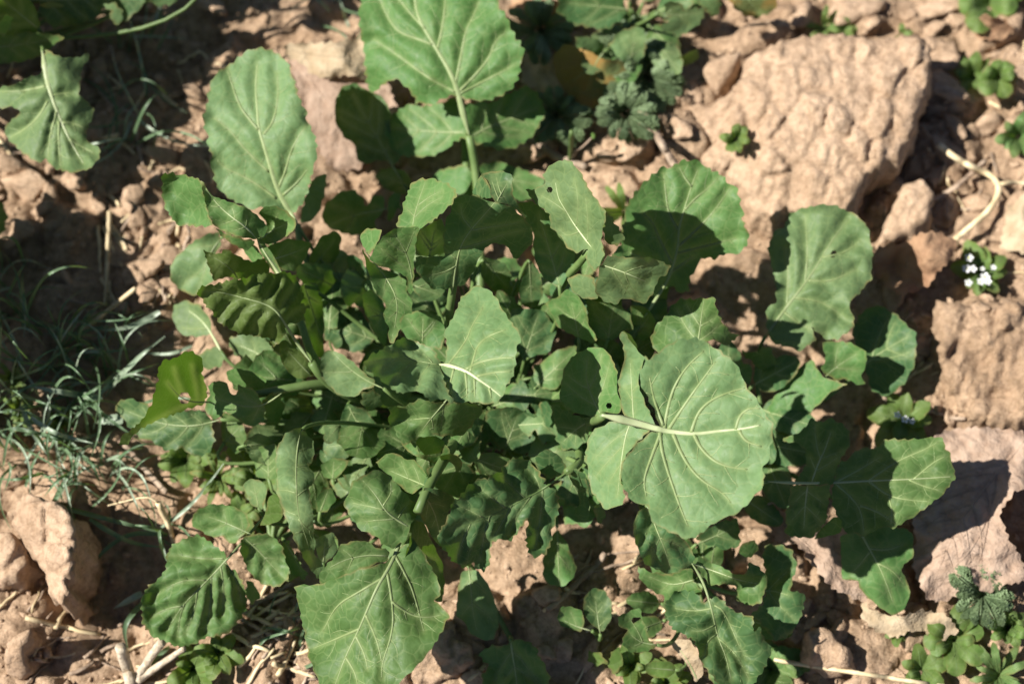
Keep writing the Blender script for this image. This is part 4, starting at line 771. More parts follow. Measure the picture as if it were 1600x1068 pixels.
def slab_clod(name, outline, H, label, cat, m=M_CLOD, amp=.18, seed=1, g=4.5, under=.02, rag=7):
    """lump with a traced outline: rough top and crumbling sides going down into the soil"""
    poly = toothed(P(outline), rag, 26, seed)
    p2 = resample(poly, 4, True); f0 = tps(P(H))
    gx, gy = np.meshgrid(np.arange(p2[:, 0].min(), p2[:, 0].max(), g), np.arange(p2[:, 1].min(), p2[:, 1].max(), g)); gx, gy = gx.ravel(), gy.ravel()
    k = inside(gx, gy, p2); gx, gy = gx[k], gy[k]; k = seg_dist(gx, gy, p2, np.roll(p2, -1, 0)) > g*.6; gx, gy = gx[k], gy[k]
    nb = len(p2); pts = np.vstack([p2, np.stack([gx, gy], 1)])
    co, ed, fa, *_ = delaunay_2d_cdt([Vector(c) for c in pts], [(i, (i+1) % nb) for i in range(nb)], [list(range(nb))], 1, 1e-5)
    co = np.array([[c.x, c.y] for c in co]); fa = [tuple(f) for f in fa]
    c0 = co[list(fa[0])]; ar = (c0[1, 0]-c0[0, 0])*(c0[2, 1]-c0[0, 1])-(c0[2, 0]-c0[0, 0])*(c0[1, 1]-c0[0, 1])
    if ar > 0: fa = [f[::-1] for f in fa]
    X, Y = co[:, 0], co[:, 1]; de = seg_dist(X, Y, p2, np.roll(p2, -1, 0))
    d1, d2, rid = worley((X+8*noise(X/30., Y/30.))/34., (Y+8*noise(X/30., Y/30., 5.))/52.)
    h = f0(X, Y)+amp*(2.2*fbm(X/75.+seed, Y/75., seed, 4, 2.2, .6)+1.0*noise(X/16., Y/34.+seed)+.6*noise(X/7., Y/9.))
    h += amp*(1.6*np.clip((d2-d1)*3, 0, 1)*(.6+rid)) - .45*np.exp(-de/7.)
    V = unproj(X, Y, h*.01)
    # side rings: follow the rim down to below the soil, leaning in a little
    rim = V[:nb]; cen = V.mean(0); VV = [V]; n0 = len(V); prev = list(range(nb)); Fs = list(fa)
    ring_n = 8; bottom = -under
    for r in range(1, ring_n+1):
        t = r/ring_n; q = rim.copy(); q[:, 2] = rim[:, 2]*(1-t)+bottom*t
        lean = 1+.06*math.sin(t*3)-.05*t; q[:, :2] = cen[:2]+(q[:, :2]-cen[:2])*lean
        dirn = rim[:, :2]-cen[:2]; dirn /= np.linalg.norm(dirn, axis=1)[:, None]
        q[:, :2] += dirn*(.006*fbm(rim[:, 0]*60, rim[:, 1]*60, q[:, 2]*90, 3)+.003*noise(rim[:, 0]*240, rim[:, 1]*240, q[:, 2]*240))[:, None]
        cur = list(range(n0, n0+nb)); n0 += nb; VV.append(q)
        for i in range(nb):
            j = (i+1) % nb; f = (prev[i], prev[j], cur[j], cur[i]); Fs.append(f)
        prev = cur
    VV = np.concatenate(VV); loc = (cen[0], cen[1], 0)
    o = mesh_obj(name, VV, Fs, m, None, True, loc)
    me = o.data; bm = bmesh.new(); bm.from_mesh(me); bmesh.ops.recalc_face_normals(bm, faces=bm.faces); bm.to_mesh(me); bm.free()
    return tag(o, label, cat)
slab_clod('soil_clod', "1165,88 1220,60 1290,52 1370,60 1430,52 1452,70 1453,120 1440,165 1425,215 1400,250 1365,265 1350,300 1330,335 1280,348 1240,332 1210,352 1170,335 1140,275 1095,262 1050,250 1032,200 1060,150 1110,165 1150,140 1165,110",
  "1170,100,3.2 1290,55,3.6 1445,60,4.4 1450,150,4.4 1400,245,4 1330,330,3.0 1215,345,2.0 1050,240,1.3 1040,180,1.2 1250,200,4.0", 'big flat-topped tan clod of dry clay with ridged broken edge', 'clod', seed=3)
slab_clod('soil_clod', "1097,110 1106,98 1122,90 1157,80 1158,95 1150,116 1132,140 1118,152 1110,138", "1100,110,2.6 1157,82,3.2 1118,150,1.8", 'small wedge-shaped clod propped beside the big flat-topped clod', 'clod', seed=5, amp=.06, rag=2)
slab_clod('soil_clod', "10,800 40,770 85,785 110,800 122,835 115,880 100,905 110,930 95,945 75,925 70,895 45,860 25,830", "20,800,3.2 115,820,5 95,940,4 50,860,3", 'knobbly lit clod standing above the dark hollow by the grass', 'clod', seed=8, amp=.2, rag=4)
slab_clod('soil_clod', "-20,835 15,828 40,850 45,880 25,905 -20,915", "-10,840,2.4 40,870,2.6 0,905,1.6", 'rounded brown clod half in shade behind the knobbly clod', 'clod', seed=9, amp=.14, rag=3)
slab_clod('soil_clod', "10,1010 25,990 48,982 50,1000 40,1025 45,1045 20,1045 5,1035", "10,1020,1.6 48,985,2.8 30,1045,1.2", 'jagged lit clod near the bleached broken stem', 'clod', seed=10, amp=.12, rag=3)
slab_clod('soil_clod', "1470,470 1520,480 1590,470 1640,500 1640,660 1560,660 1500,640 1475,590 1460,540", "1475,500,1.4 1600,480,1.8 1640,650,1.6 1500,640,1.2", 'wide cracked shelf of lumpy clay beside the white-flowered weed', 'clod', m=M_SOIL, seed=12, amp=.30, rag=6)
slab_clod('soil_clod', "1262,985 1290,978 1310,1000 1330,1015 1335,1045 1290,1050 1262,1030", "1265,990,1.6 1335,1030,1.4 1290,1048,1", 'pale clod under the straw beside the curled plant', 'clod', seed=13, amp=.12, rag=3)
slab_clod('soil_clod', "1410,290 1440,278 1462,300 1450,345 1420,372 1395,380 1378,372 1390,335", "1420,290,2.2 1455,310,2 1385,372,1.2", 'sloping clod below the ridged edge of the big clod', 'clod', seed=14, amp=.14, rag=3)
slab_clod('soil_clod', "640,1040 655,1000 680,975 705,968 712,1000 735,1010 742,1035 715,1055 680,1068 650,1066", "650,1030,.8 705,970,1.4 735,1030,1", 'rough pale clod between the big lower leaf and the notched seedling', 'clod', seed=15, amp=.18, rag=4)

# loose lumps, each one a thing; a few shapes shared
lump_mesh = []
for s in range(7):
    V, Fc = chunk(s+2, 3, .28, 11); me = bpy.data.meshes.new('soil_lump'); me.from_pydata(V.tolist(), [], Fc); me.update()
    me.polygons.foreach_set('use_smooth', [True]*len(me.polygons)); me.materials.append(M_CLOD); lump_mesh.append(me)
MARKS = [(1250, 200, 'the big flat-topped clod'), (1130, 115, 'the wedge-shaped clod'), (1535, 425, 'the cluster of tiny white flowers'), (1515, 300, 'the pale hooked root'), (1430, 410, 'the curled brown dead leaf'),
  (1550, 560, 'the cracked shelf of clay'), (1500, 800, 'the broad crumpled dead leaf'), (1550, 45, 'the rusty dead leaf scrap'), (1300, 20, 'the thin-leaved sprout above the big clod'), (1020, 210, 'the thick grey-tan twig'), (1440, 20, 'the tiny sprout by the ridged clod corner'), (1500, 160, 'the sprawling weed right of the ridged clod'),
  (80, 180, 'the pale ragged leaf of the corner plant'), (170, 380, 'the upright greyish straw'), (170, 484, 'the straight tan straw'), (330, 150, 'the oblong upright leaf'), (520, 90, 'the rolled tan dead leaf'), (60, 330, 'the lit crumbly patch below the ragged leaf'), (270, 400, 'the folded leaf and pale leaf under it'), (230, 60, 'the thin shaded grass near the corner plant'), (50, 470, 'the dark spiky grass'),
  (60, 850, 'the knobbly lit clod'), (230, 1040, 'the bleached broken stem'), (330, 980, 'the puckered net-veined leaf'), (450, 1000, 'the straight left edge of the big lower leaf'), (670, 1010, 'the right edge of the big lower leaf'), (800, 1040, 'the wide notched seedling leaf'), (930, 960, 'the seedling with one round dark leaf'), (900, 900, 'the grey twig before the wrinkled dark leaf'), (1040, 1040, 'the crinkled low plant'), (1300, 1040, 'the long pale yellow straw'), (1430, 1000, 'the spoon-leaved weed rosette'), (880, 240, 'the cut green stalk stub'), (530, 400, 'the gap under the drooping leaf pair'), (30, 1010, 'the jagged lit clod')]
def beside(px, py): return min(MARKS, key=lambda m: (m[0]-px)**2+(m[1]-py)**2)[2]
def fit(t): return ' '.join(t.split()[:16])
def lump(px, py, size, key):
    p = on_ground(px, py); s = size*PXM*.5
    o = bpy.data.objects.new('soil_lump', rng.choice(lump_mesh)); COL.objects.link(o)
    o.location = (p[0], p[1], p[2]+s*.25); o.scale = (s*rng.uniform(.8, 1.6), s*rng.uniform(.6, 1.1), s*rng.uniform(.55, .95))
    o.rotation_euler = (rng.uniform(-.5, .5), rng.uniform(-.5, .5), rng.uniform(0, 6.28))
    nm = beside(px, py); sz = 'fine' if size < 17 else 'small' if size < 25 else 'chunky'
    tag(o, fit('%s soil lump near %s' % (sz, nm)), 'soil lump', '%s soil lumps near %s' % (sz, nm))
for i in range(75): lump(rng.uniform(-20, 300), rng.uniform(60, 480), rng.choice([14, 18, 22, 30]), 'left')
for (x, y, s) in ((155, 110, 38), (148, 122, 26), (285, 60, 30), (250, 155, 26), (270, 150, 24), (305, 148, 34), (250, 245, 34), (325, 10, 40), (40, 290, 60), (80, 310, 46), (120, 290, 40), (20, 260, 50), (200, 400, 40), (220, 430, 44), (240, 380, 36), (60, 360, 36), (260, 410, 44), (270, 440, 46), (235, 460, 34), (105, 437, 26), (180, 300, 30), (15, 750, 40), (90, 765, 36)): lump(x, y, s, 'left')
for i in range(90): lump(rng.uniform(1370, 1620), rng.uniform(-20, 660), rng.choice([14, 18, 22, 30, 40]), 'right')
for (x, y, s) in ((1150, 185, 40), (1100, 190, 46), (1060, 200, 40), (1080, 150, 34), (1490, 200, 44), (1520, 150, 40), (1475, 240, 40), (1440, 330, 40), (1500, 30, 60), (1465, 90, 40), (1560, 60, 60), (1540, 200, 54), (1450, 20, 60), (1330, 20, 60), (1360, 40, 40), (1250, 30, 44), (1480, 330, 50), (1530, 320, 46), (985, 235, 40), (1005, 255, 34), (950, 245, 36), (1590, 350, 60), (1210, 300, 34), (1180, 180, 30), (1095, 280, 26)): lump(x, y, s, 'right')
for i in range(60): lump(rng.uniform(360, 1450), rng.uniform(930, 1090), rng.choice([14, 18, 24, 32]), 'low')
for (x, y, s) in ((1275, 1000, 40), (1310, 985, 40), (730, 1010, 40), (700, 1040, 44), (860, 930, 40), (900, 900, 30), (880, 1010, 34), (680, 990, 30), (1420, 1000, 40), (1050, 870, 30), (925, 900, 26), (540, 340, 30), (525, 430, 40), (515, 445, 30), (830, 240, 44), (845, 235, 40), (600, 445, 26)): lump(x, y, s, 'low')
# finest crumbs: nobody could count them
def crumbs():
    V0, F0 = chunk(21, 1, .1, 10); B = MB(); rs = np.random.RandomState(4); n = 5200
    px = rs.uniform(-60, 1660, n); py = rs.uniform(-60, 1130, n); p = on_ground(px, py)
    nn = noise(px/90., py/90.); 
    for i in range(n):
        if nn[i] < -.18: continue
        s = rs.choice([.0006, .0009, .0013, .002], p=[.35, .35, .2, .1]); a = rs.uniform(0, 6.28)
        c, d = math.cos(a), math.sin(a); Rm = np.array(((c, -d, 0), (d, c, 0), (0, 0, 1)))
        B.add(V0@Rm.T*s*rs.uniform(.7, 1.3, 3)+p[i]+(0, 0, s*.3), F0)
    o = B.build('soil_crumbs', M_CLOD, None, loc=(0, 0, 0)); tag(o, 'fine loose soil crumbs strewn over the ground', 'soil', None, 'stuff')
crumbs()

# ------------------------------------------------------------------ dead leaves
def dead_leaf(outline, H, label, m, mid=None, n=.5, e=.5, rag=(3, 17), p=.15):
    pl = P(outline); c = pl.mean(0); loc = on_ground(c[0], c[1])
    t = thing('dead_leaf', label, 'dead leaf', tuple(loc))
    q = dict(o=pl, H=P(H), t=rag, n=n, e=e, p=p)
    if mid: q['m'] = P(mid)
    o = leaf(t, [q], m, m, name='blade', grid=4.5)
    return t
dead_leaf("1440,700 1480,672 1516,666 1560,668 1600,675 1625,720 1608,765 1586,767 1563,800 1575,838 1600,880 1606,905 1589,910 1575,912 1555,924 1538,927 1521,910 1516,890 1505,893 1498,905 1496,930 1473,940 1448,936 1431,900 1425,880 1430,838 1422,800 1418,760",
  "1440,700,1.4 1560,670,1.4 1620,720,1.8 1570,800,2.4 1600,890,1.6 1540,925,1.2 1450,935,1 1425,860,1.4 1500,800,2.2 1510,860,2.4", 'broad crumpled reddish-tan dead leaf lying under the long side leaf', M_DEAD, "1600,690 1540,760 1490,830 1455,920")
dead_leaf("1195,790 1210,780 1228,798 1245,838 1300,815 1325,825 1330,895 1350,912 1357,940 1335,938 1300,920 1270,882 1245,852 1215,848 1202,822", "1200,800,2 1320,825,2.2 1350,935,1.6 1250,850,1.8 1300,880,2.4", 'narrow torn pinkish dead leaf behind the curled plant', M_DEAD, "1205,800 1260,850 1345,930", n=.2)
dead_leaf("1366,388 1390,376 1414,377 1436,364 1467,362 1500,379 1484,408 1462,430 1456,447 1430,455 1408,459 1381,444 1364,425", "1366,395,1.2 1436,366,2.8 1495,380,2.2 1410,457,1.4 1458,440,2.4 1415,415,1.3 1450,400,2.9", 'curled brown dead leaf between the big clod and the white-flowered weed', M_DEADB, "1372,430 1420,412 1480,385", n=.7, e=.8)
dead_leaf("452,92 485,105 515,112 560,118 605,128 622,170 602,222 560,265 520,264 498,240 480,180 460,130", "455,95,1.6 600,130,2 560,262,.8 500,240,1 540,180,2", 'smooth pinkish-brown dead leaf behind the oblong upright leaf', M_DEAD, "460,100 520,170 555,255", n=.25)
dead_leaf("440,70 470,66 520,63 562,60 600,62 600,118 572,126 540,118 515,123 495,118 485,112 475,98 452,90", "445,72,2.6 560,62,3 595,120,2.6 480,110,2.2 520,90,3.4", 'rolled tan dead leaf with a ragged lower edge resting on the brown one', M_DEADT, "450,78 500,88 590,92", n=.3, e=.6)
dead_leaf("1345,940 1380,960 1410,965 1440,950 1480,960 1500,985 1470,1000 1430,985 1400,1000 1370,990 1345,965", "1350,945,.8 1495,980,.8 1400,998,.6 1420,965,1.4", 'flat sandy dead leaf scrap at the foot of the rosette weeds', M_DEADT, "1350,950 1420,972 1490,980")
dead_leaf("1575,312 1600,302 1640,322 1645,382 1600,398 1562,388 1568,350", "1572,330,.6 1640,330,1.2 1590,398,.6 1605,350,1.4", 'bleached papery dead leaf beside the curved root', M_DEADT, "1568,375 1600,350 1635,332")
dead_leaf("1515,40 1540,25 1575,30 1590,50 1560,65 1525,62", "1515,45,1.4 1590,45,1.6 1550,64,1 1550,40,2", 'rusty brown dead leaf scrap near the top weeds', M_DEADB, "1520,50 1550,45 1585,48")
dead_leaf("800,-10 850,-15 880,10 875,35 845,45 815,35 795,15", "800,0,1.4 875,20,1.8 840,44,1 840,15,2.2", 'orange-tan crumpled dead leaf behind the broad top leaf', M_DEADB, "805,5 840,15 870,25")
dead_leaf("816,70 850,75 872,110 880,140 862,152 838,140 815,130", "820,75,1.4 875,135,1.4 820,130,1 850,105,1.6", 'pale dead leaf below the yellow-edged browning leaf', M_DEADT, "820,80 850,110 870,142", n=.2)

# ------------------------------------------------------------------ sticks, straw, roots
def stick(name, branches, label, cat, m, group=None, knots=True):
    B = MB(); l0 = None
    for s, r0, r1 in branches:
        q = smooth_line(P(s)); q = resample(q, 6)
        if q.shape[1] == 2: W = on_ground(q[:, 0], q[:, 1])+np.array((0, 0, 1))*PXM*max(r0, r1)*.9
        else:
            gq = on_ground(q[:, 0], q[:, 1]); W = unproj(q[:, 0], q[:, 1], gq[:, 2]+q[:, 2]*.01)
        if q.shape[1] == 2:      # a stiff stick bridges the crumbs
            k = np.polyfit(np.arange(len(W)), W[:, 2], min(3, len(W)-1)); W[:, 2] = np.polyval(k, np.arange(len(W)))+PXM*r0*1.1
        s_ = np.arange(len(W)); rr = np.linspace(r0, r1, len(W))*PXM*(1+.14*noise(s_*.31, r0*3.1)+.08*noise(s_*1.3, 2.))
        V, Fc = tube_mesh(W, rr, 9); V += .0004*np.stack([noise(V[:, 0]*600, V[:, 1]*600, V[:, 2]*600)]*3, 1)
        B.add(V, Fc); l0 = W[len(W)//2] if l0 is None else l0
    o = B.build(name, m, None, loc=tuple(l0)); return tag(o, label, cat, group)
stick('twig', [("995,162,1.0 1008,185,1.5 1022,205,1.9 1036,228,2.3 1056,262,2.2", 9, 6)], 'thick grey-tan twig leaning beside the big clod', 'twig', M_TWIG)
stick('root', [("815,215 845,238 880,255 915,268", 8, 7)], 'dark grey root behind the grey lit leaf', 'root', M_TWIG)
stick('root', [("1466,226,1.1 1490,245,1.2 1520,262,1.4 1548,273,1.5 1562,290,1.5 1558,310,1.5 1540,335,1.4 1515,355,1.4 1492,375,1.1", 5.5, 5), ("1562,288,1.5 1585,284,1.4 1620,290,1", 4, 3)], 'pale hooked root curving on the open ground', 'root', M_STRAW)
stick('twig', [("1438,322,.5 1475,305,.7 1510,280,.7 1540,250,.5", 5, 4)], 'thin brown twig crossing inside the hooked root', 'twig', M_TWIG)
stick('straw', [("1210,1030,1.0 1280,1042,1.3 1350,1052,1.4 1440,1066,1.2 1500,1076,.8", 3.2, 3.6)], 'long pale yellow straw lying across the clods in front', 'straw', M_STRAW)
stick('broken_stem', [("188,1010,3 198,1040,1.8 207,1075,.2", 9, 9.5), ("253,1002,3 232,1030,1.8 212,1062,.5", 7, 7), ("287,1013,2.6 262,1030,2 240,1045,1.4 214,1064,.6", 4.5, 6.5)], 'bleached broken stem with three forked stubs', 'dry stem', M_BLEACH)
stick('straw', [("131,515,.5 170,484,1.6 212,450,3", 3.4, 3.8)], 'straight tan straw poking up through the grass edge', 'straw', M_STRAW)
stick('straw', [("171,330,1.2 168,400,1.2 164,478,.4", 4, 3)], 'upright greyish straw in the dark litter', 'straw', M_STRAW)
stick('twig', [("190,690 215,718 240,748 262,772", 5.5, 4.5)], 'grey weathered twig sloping under the net-veined leaf plant', 'twig', M_TWIG)
stick('straw', [("272,846,.3 262,815,1.2 247,785,2", 4, 5), ("247,785,2 232,775,2.3 205,780,2.4 168,790,2", 1.6, 1)], 'bent straw with a curling dry thread at its end', 'straw', M_STRAW)
stick('twig', [("855,955 885,928 915,900 945,868", 4.5, 5.5)], 'grey twig on the ground before the wrinkled dark leaf', 'twig', M_TWIG)
stick('straw', [("725,1070 745,1052 770,1033", 4, 3.4)], 'short straw beside the notched seedling', 'straw', M_STRAW)
stick('straw', [("-10,958 10,942 28,925", 3, 2.4)], 'short pale straw above the jagged clod', 'straw', M_STRAW)
stick('twig', [("1182,668 1205,650 1230,630", 5, 5)], 'short twig in the gap right of the biggest round leaf', 'twig', M_TWIG)
stick('root', [("1368,622 1430,640 1505,658", 4, 3.4)], 'thin dark root running from the dead leaf to the shade', 'root', M_TWIG)
stick('stalk', [("890,256,0 892,232,2.4 893,206,5", 3.4, 4)], 'cut green stalk stub behind the grey lit leaf', 'stalk', M_STALK)
def straw_tag(x, y, l):
    tan = rng.random() < .55; d = ('short ' if l < 45 else 'longer ')+('pale tan' if tan else 'grey-brown'); nm = beside(x, y)
    return fit('%s dry straw bit near %s' % (d, nm)), 'straw', M_STRAW if tan else M_TWIG, '%s straw bits near %s' % (d, nm)
for i in range(80):
    x, y = rng.uniform(-10, 330), rng.uniform(40, 480); a = rng.uniform(0, 3.14); l = rng.uniform(25, 80)
    if i < 26: x, y, a = rng.uniform(150, 300), rng.uniform(300, 470), rng.uniform(.9, 2.4)
    s = "%f,%f %f,%f %f,%f" % (x, y, x+l*.5*math.cos(a)+rng.uniform(-4, 4), y+l*.5*math.sin(a)+rng.uniform(-4, 4), x+l*math.cos(a), y+l*math.sin(a))
    r = rng.uniform(1.4, 3.6); stick('straw', [(s, r, r*.7)], *straw_tag(x, y, l))
for i in range(95):
    x, y = rng.choice([(rng.uniform(360, 500), rng.uniform(920, 1080)), (rng.uniform(360, 500), rng.uniform(930, 1080)), (rng.uniform(840, 1040), rng.uniform(860, 1080)), (rng.uniform(0, 330), rng.uniform(940, 1080))]); a = rng.uniform(-1.2, .5); l = rng.uniform(25, 80)
    s = "%f,%f %f,%f %f,%f" % (x, y, x+l*.5*math.cos(a)+rng.uniform(-4, 4), y+l*.5*math.sin(a)+rng.uniform(-4, 4), x+l*math.cos(a), y+l*math.sin(a))
    r = rng.uniform(1.6, 4.4); stick('straw', [(s, r, r*.7)], *straw_tag(x, y, l))
for i in range(45):
    x, y = rng.uniform(1380, 1600), rng.uniform(60, 640); a = rng.uniform(0, 3.14); l = rng.uniform(20, 70)
    s = "%f,%f %f,%f" % (x, y, x+l*math.cos(a), y+l*math.sin(a))
    r = rng.uniform(1.2, 3.2); stick('straw', [(s, r, r*.7)], *straw_tag(x, y, l))

# ------------------------------------------------------------------ grass
def blade(par, pts, wd, m):
    """channelled grass blade through (x, y, h cm) points"""
    q = resample(smooth_line(np.asarray(pts, float), 3), 7); gq = on_ground(q[:, 0], q[:, 1]); W = unproj(q[:, 0], q[:, 1], gq[:, 2]+np.maximum(q[:, 2], .1)*.01)
    t = np.gradient(W, axis=0); t /= np.linalg.norm(t, axis=1)[:, None]+1e-9
    s = np.cross(t, np.array((.1, -.25, 1.0))); s /= np.linalg.norm(s, axis=1)[:, None]+1e-9; u = np.cross(s, t)
    k = np.linspace(0, 1, len(W)); ww = wd*PXM*np.interp(k, [0, .15, .6, 1], [.7, 1, .8, .08])
    V = np.stack([W-s*ww[:, None]*.5+u*ww[:, None]*.15, W-u*ww[:, None]*.1, W+s*ww[:, None]*.5+u*ww[:, None]*.15], 1).reshape(-1, 3)
    Fc = []
    for i in range(len(W)-1):
        for j in (0, 1): Fc.append((i*3+j, i*3+j+1, i*3+4+j, i*3+3+j))
    return mesh_obj('blade', V, Fc, m, par)
def tuft(cx, cy, n, spread, L, label, hmax=6, group=None, extra=()):
    loc = on_ground(cx, cy); t = thing('grass_tuft', label, 'grass', tuple(loc), group)
    for i in range(int(n*.75)):
        a = rng.uniform(0, 6.283); x, y = cx+rng.uniform(-spread, spread), cy+rng.uniform(-spread, spread); l = L*rng.uniform(.5, 1.25); h = rng.uniform(.3, 1)*hmax
        bend = rng.uniform(-.7, .7)
        pts = [(x, y, 0), (x+l*.35*math.cos(a), y+l*.35*math.sin(a)-h*4, h*.8), (x+l*.7*math.cos(a+bend*.5), y+l*.7*math.sin(a+bend*.5)-h*3, h), (x+l*math.cos(a+bend), y+l*math.sin(a+bend), h*.5)]
        blade(t, pts, rng.uniform(2.6, 6), rng.choice([M_GRASS, M_GRASS, M_GRASS, M_GRASSP]))
    for pts, wd, m in extra: blade(t, pts, wd, m)
    return t
tuft(60, 560, 60, 70, 120, 'dark spiky grass tuft at the shaded edge above the pale blades', 6)
tuft(150, 600, 46, 60, 110, 'loose grass tuft with pale bent blades beside the sunlit yellow-green leaf', 5, None,
  [([(250, 487, 2), (205, 512, 3.4), (160, 516, 3.2)], 10, M_GRASSP), ([(155, 615, .6), (195, 580, 2.4), (225, 550, 3), (258, 525, 2.6)], 9, M_GRASSP), ([(160, 622, 2), (110, 615, 3), (45, 603, 3)], 11, M_GRASSP), ([(300, 540, 1.6), (265, 555, 1.6), (215, 550, 1)], 6, M_GRASSP), ([(192, 655, 2), (170, 655, 2), (150, 660, 1.6)], 18, M_GRASSP), ([(120, 650, 2), (150, 600, 2), (190, 590, 1.5)], 7, M_GRASS)])
tuft(45, 680, 60, 60, 90, 'short bright grass tuft above the knobbly clod', 4, None,
  [([(35, 640, 2), (55, 685, 2.6), (75, 712, 2)], 8, M_GRASSP), ([(48, 652, 2.4), (85, 678, 3), (145, 692, 2.4)], 8, M_GRASSP), ([(78, 800, .6), (95, 760, 1.6), (125, 715, 2.6)], 8, M_GRASS), ([(40, 760, .4), (50, 725, 2), (65, 700, 2)], 6, M_GRASS)])
tuft(255, 830, 10, 14, 90, 'few arching blades beside the net-veined leaf', 4, None,
  [([(90, 790, 1), (150, 806, 3), (205, 820, 3), (262, 834, 1)], 8, M_GRASS), ([(140, 810, 2.6), (170, 830, 3), (210, 850, 2), (262, 855, .6)], 8, M_GRASS), ([(262, 835, .4), (200, 830, 2), (150, 870, 2), (128, 915, .8)], 8, M_GRASS), ([(222, 926, 2), (200, 938, 2), (178, 950, 1.4)], 11, M_GRASSP), ([(225, 940, 2), (200, 965, 2.6), (193, 985, 2.2), (200, 1015, .5)], 9, M_GRASS), ([(250, 825, .5), (300, 790, 2), (352, 720, 1.6)], 6, M_GRASSP), ([(265, 1010, .4), (250, 1020, 1), (225, 1060, .4)], 7, M_GRASS)])
tuft(150, 735, 34, 60, 90, 'shaded grass tuft between the knobbly clod and the grey weathered twig', 3.5)
tuft(215, 70, 16, 40, 90, 'thin dark grass tuft in the shaded hollow near the corner plant', 3)
tuft(200, 190, 22, 40, 110, 'sparse grass tuft in shade between the ragged leaf and the oblong leaf', 4)
tuft(10, 440, 24, 30, 100, 'thin grass tuft by the left edge beyond the litter', 5)
tuft(440, 1010, 12, 40, 70, 'thin pale grass tuft beside the big lower leaf', 1.6)
tuft(540, 10, 10, 40, 80, 'dark grass tuft behind the rolled tan dead leaf', 3)

# ------------------------------------------------------------------ small weeds
def rosette(name, cx, cy, n, L, label, m, kind='spoon', h=1.4, cat='weed', group=None, up=0.0):
    loc = on_ground(cx, cy, up*.01); zc = loc[2]*100; t = thing(name, label, cat, tuple(loc), group)
    for i in range(n):
        a = i*2.4+rng.uniform(-.3, .3); l = L*rng.uniform(.6, 1.15)
        s = leaf_shape(14, kind)*l; ca, sa = math.cos(a), math.sin(a); o_ = np.stack([cx+s[:, 0]*ca-s[:, 1]*sa, cy+s[:, 0]*sa+s[:, 1]*ca], 1)
        hh = h*rng.uniform(.5, 1.1)
        leaf(t, [dict(o=o_, H=[(cx, cy, zc+.1), (cx+l*.6*ca, cy+l*.6*sa, zc+hh), (cx+l*ca, cy+l*sa, zc+hh*.8), (cx+l*.6*ca-l*.2*sa, cy+l*.6*sa+l*.2*ca, zc+hh*.9)], m=np.array([(cx, cy), (cx+l*.5*ca, cy+l*.5*sa), (cx+l*.9*ca, cy+l*.9*sa)]), t=(.6, 14), n=.08, e=.15)], m, M_STALK, grid=5)
    return t
rosette('rosette_weed', 1490, 1000, 13, 54, 'larger spoon-leaved weed rosette below the broad dead leaf', M_WEED, 'spoon', 1.8)
rosette('rosette_weed', 1575, 980, 12, 38, 'bushy light green weed at the lower corner', M_WEED, 'ovate', 2)
rosette('rosette_weed', 1440, 1045, 10, 42, 'small weed rosette close to the end of the long straw', M_WEED, 'ovate', 1.2)
rosette('rosette_weed', 1560, 1055, 12, 55, 'dark mixed weed rosette with purple-tinged ground beside it', M_LEAF, 'lance', 1.6)
rosette('rosette_weed', 1402, 985, 8, 30, 'tiny weed sprout under the tip of the drooping side leaf', M_WEED, 'ovate', 1)
rosette('rosette_weed', 1590, 215, 12, 42, 'leafy green weed on the right rim of the open ground', M_LEAF, 'ovate', 2)
rosette('rosette_weed', 1520, 118, 10, 34, 'sprawling weed just right of the ridged clod', M_WEED, 'ovate', 1.4)
rosette('rosette_weed', 1560, 120, 6, 34, 'single-tufted weed with one bright round leaf beside the sprawling weed', M_WEED, 'round', 1.4)
rosette('rosette_weed', 1545, 5, 8, 60, 'bright weed above the rusty dead leaf scrap', M_WEED, 'round', 2)
rosette('rosette_weed', 1150, 218, 16, 26, 'tiny dense green weed tuft growing in front of the big clod', M_WEED, 'ovate', 1.2, up=1.9)
rosette('rosette_weed', 1285, 42, 7, 44, 'thin-leaved sprout on the top edge of the big clod', M_WEED, 'lance', 1.6)
rosette('rosette_weed', 1318, 47, 6, 26, 'small dark sprout beside the thin-leaved sprout', M_WEED, 'ovate', 1)
rosette('rosette_weed', 1410, 55, 4, 22, 'single tiny green sprout by the ridged clod corner', M_WEED, 'ovate', .8)
rosette('rosette_weed', 1245, 1030, 7, 30, 'little weed in shade where the straw begins', M_WEED, 'ovate', 1)
rosette('rosette_weed', 300, 1045, 12, 48, 'green weed behind the bleached broken stem', M_WEED, 'ovate', 1.6)
rosette('rosette_weed', 340, 1020, 8, 40, 'light weed between the broken stem and the big lower leaf', M_WEED, 'ovate', 1.4)
rosette('rosette_weed', 410, 740, 12, 44, 'yellowish weed under the hanging long leaf', M_WEED, 'ovate', 1.8)
rosette('rosette_weed', 340, 745, 12, 46, 'yellow-green weed beside the grey weathered twig', M_WEED, 'lance', 1.6)
rosette('rosette_weed', 290, 720, 11, 46, 'pale weed under the shaded dark leaf beside the twig', M_WEED, 'ovate', 1.6)
rosette('rosette_weed', 375, 800, 10, 40, 'small weed at the notch of the net-veined leaf', M_WEED, 'ovate', 1.2)
rosette('rosette_weed', 30, 640, 16, 34, 'low fleshy weed mat in the short grass', M_WEED, 'lance', 1.8)
rosette('rosette_weed', 95, 655, 16, 30, 'fleshy weed mat tangled with orange-brown stems', M_WEED, 'lance', 1.6)
rosette('rosette_weed', 20, 590, 12, 30, 'fleshy weed mat at the dark grass edge', M_WEED, 'lance', 1.6)
rosette('rosette_weed', 1040, 1065, 9, 40, 'bright ground weed under the crinkled plant', M_WEED, 'ovate', 1.4)
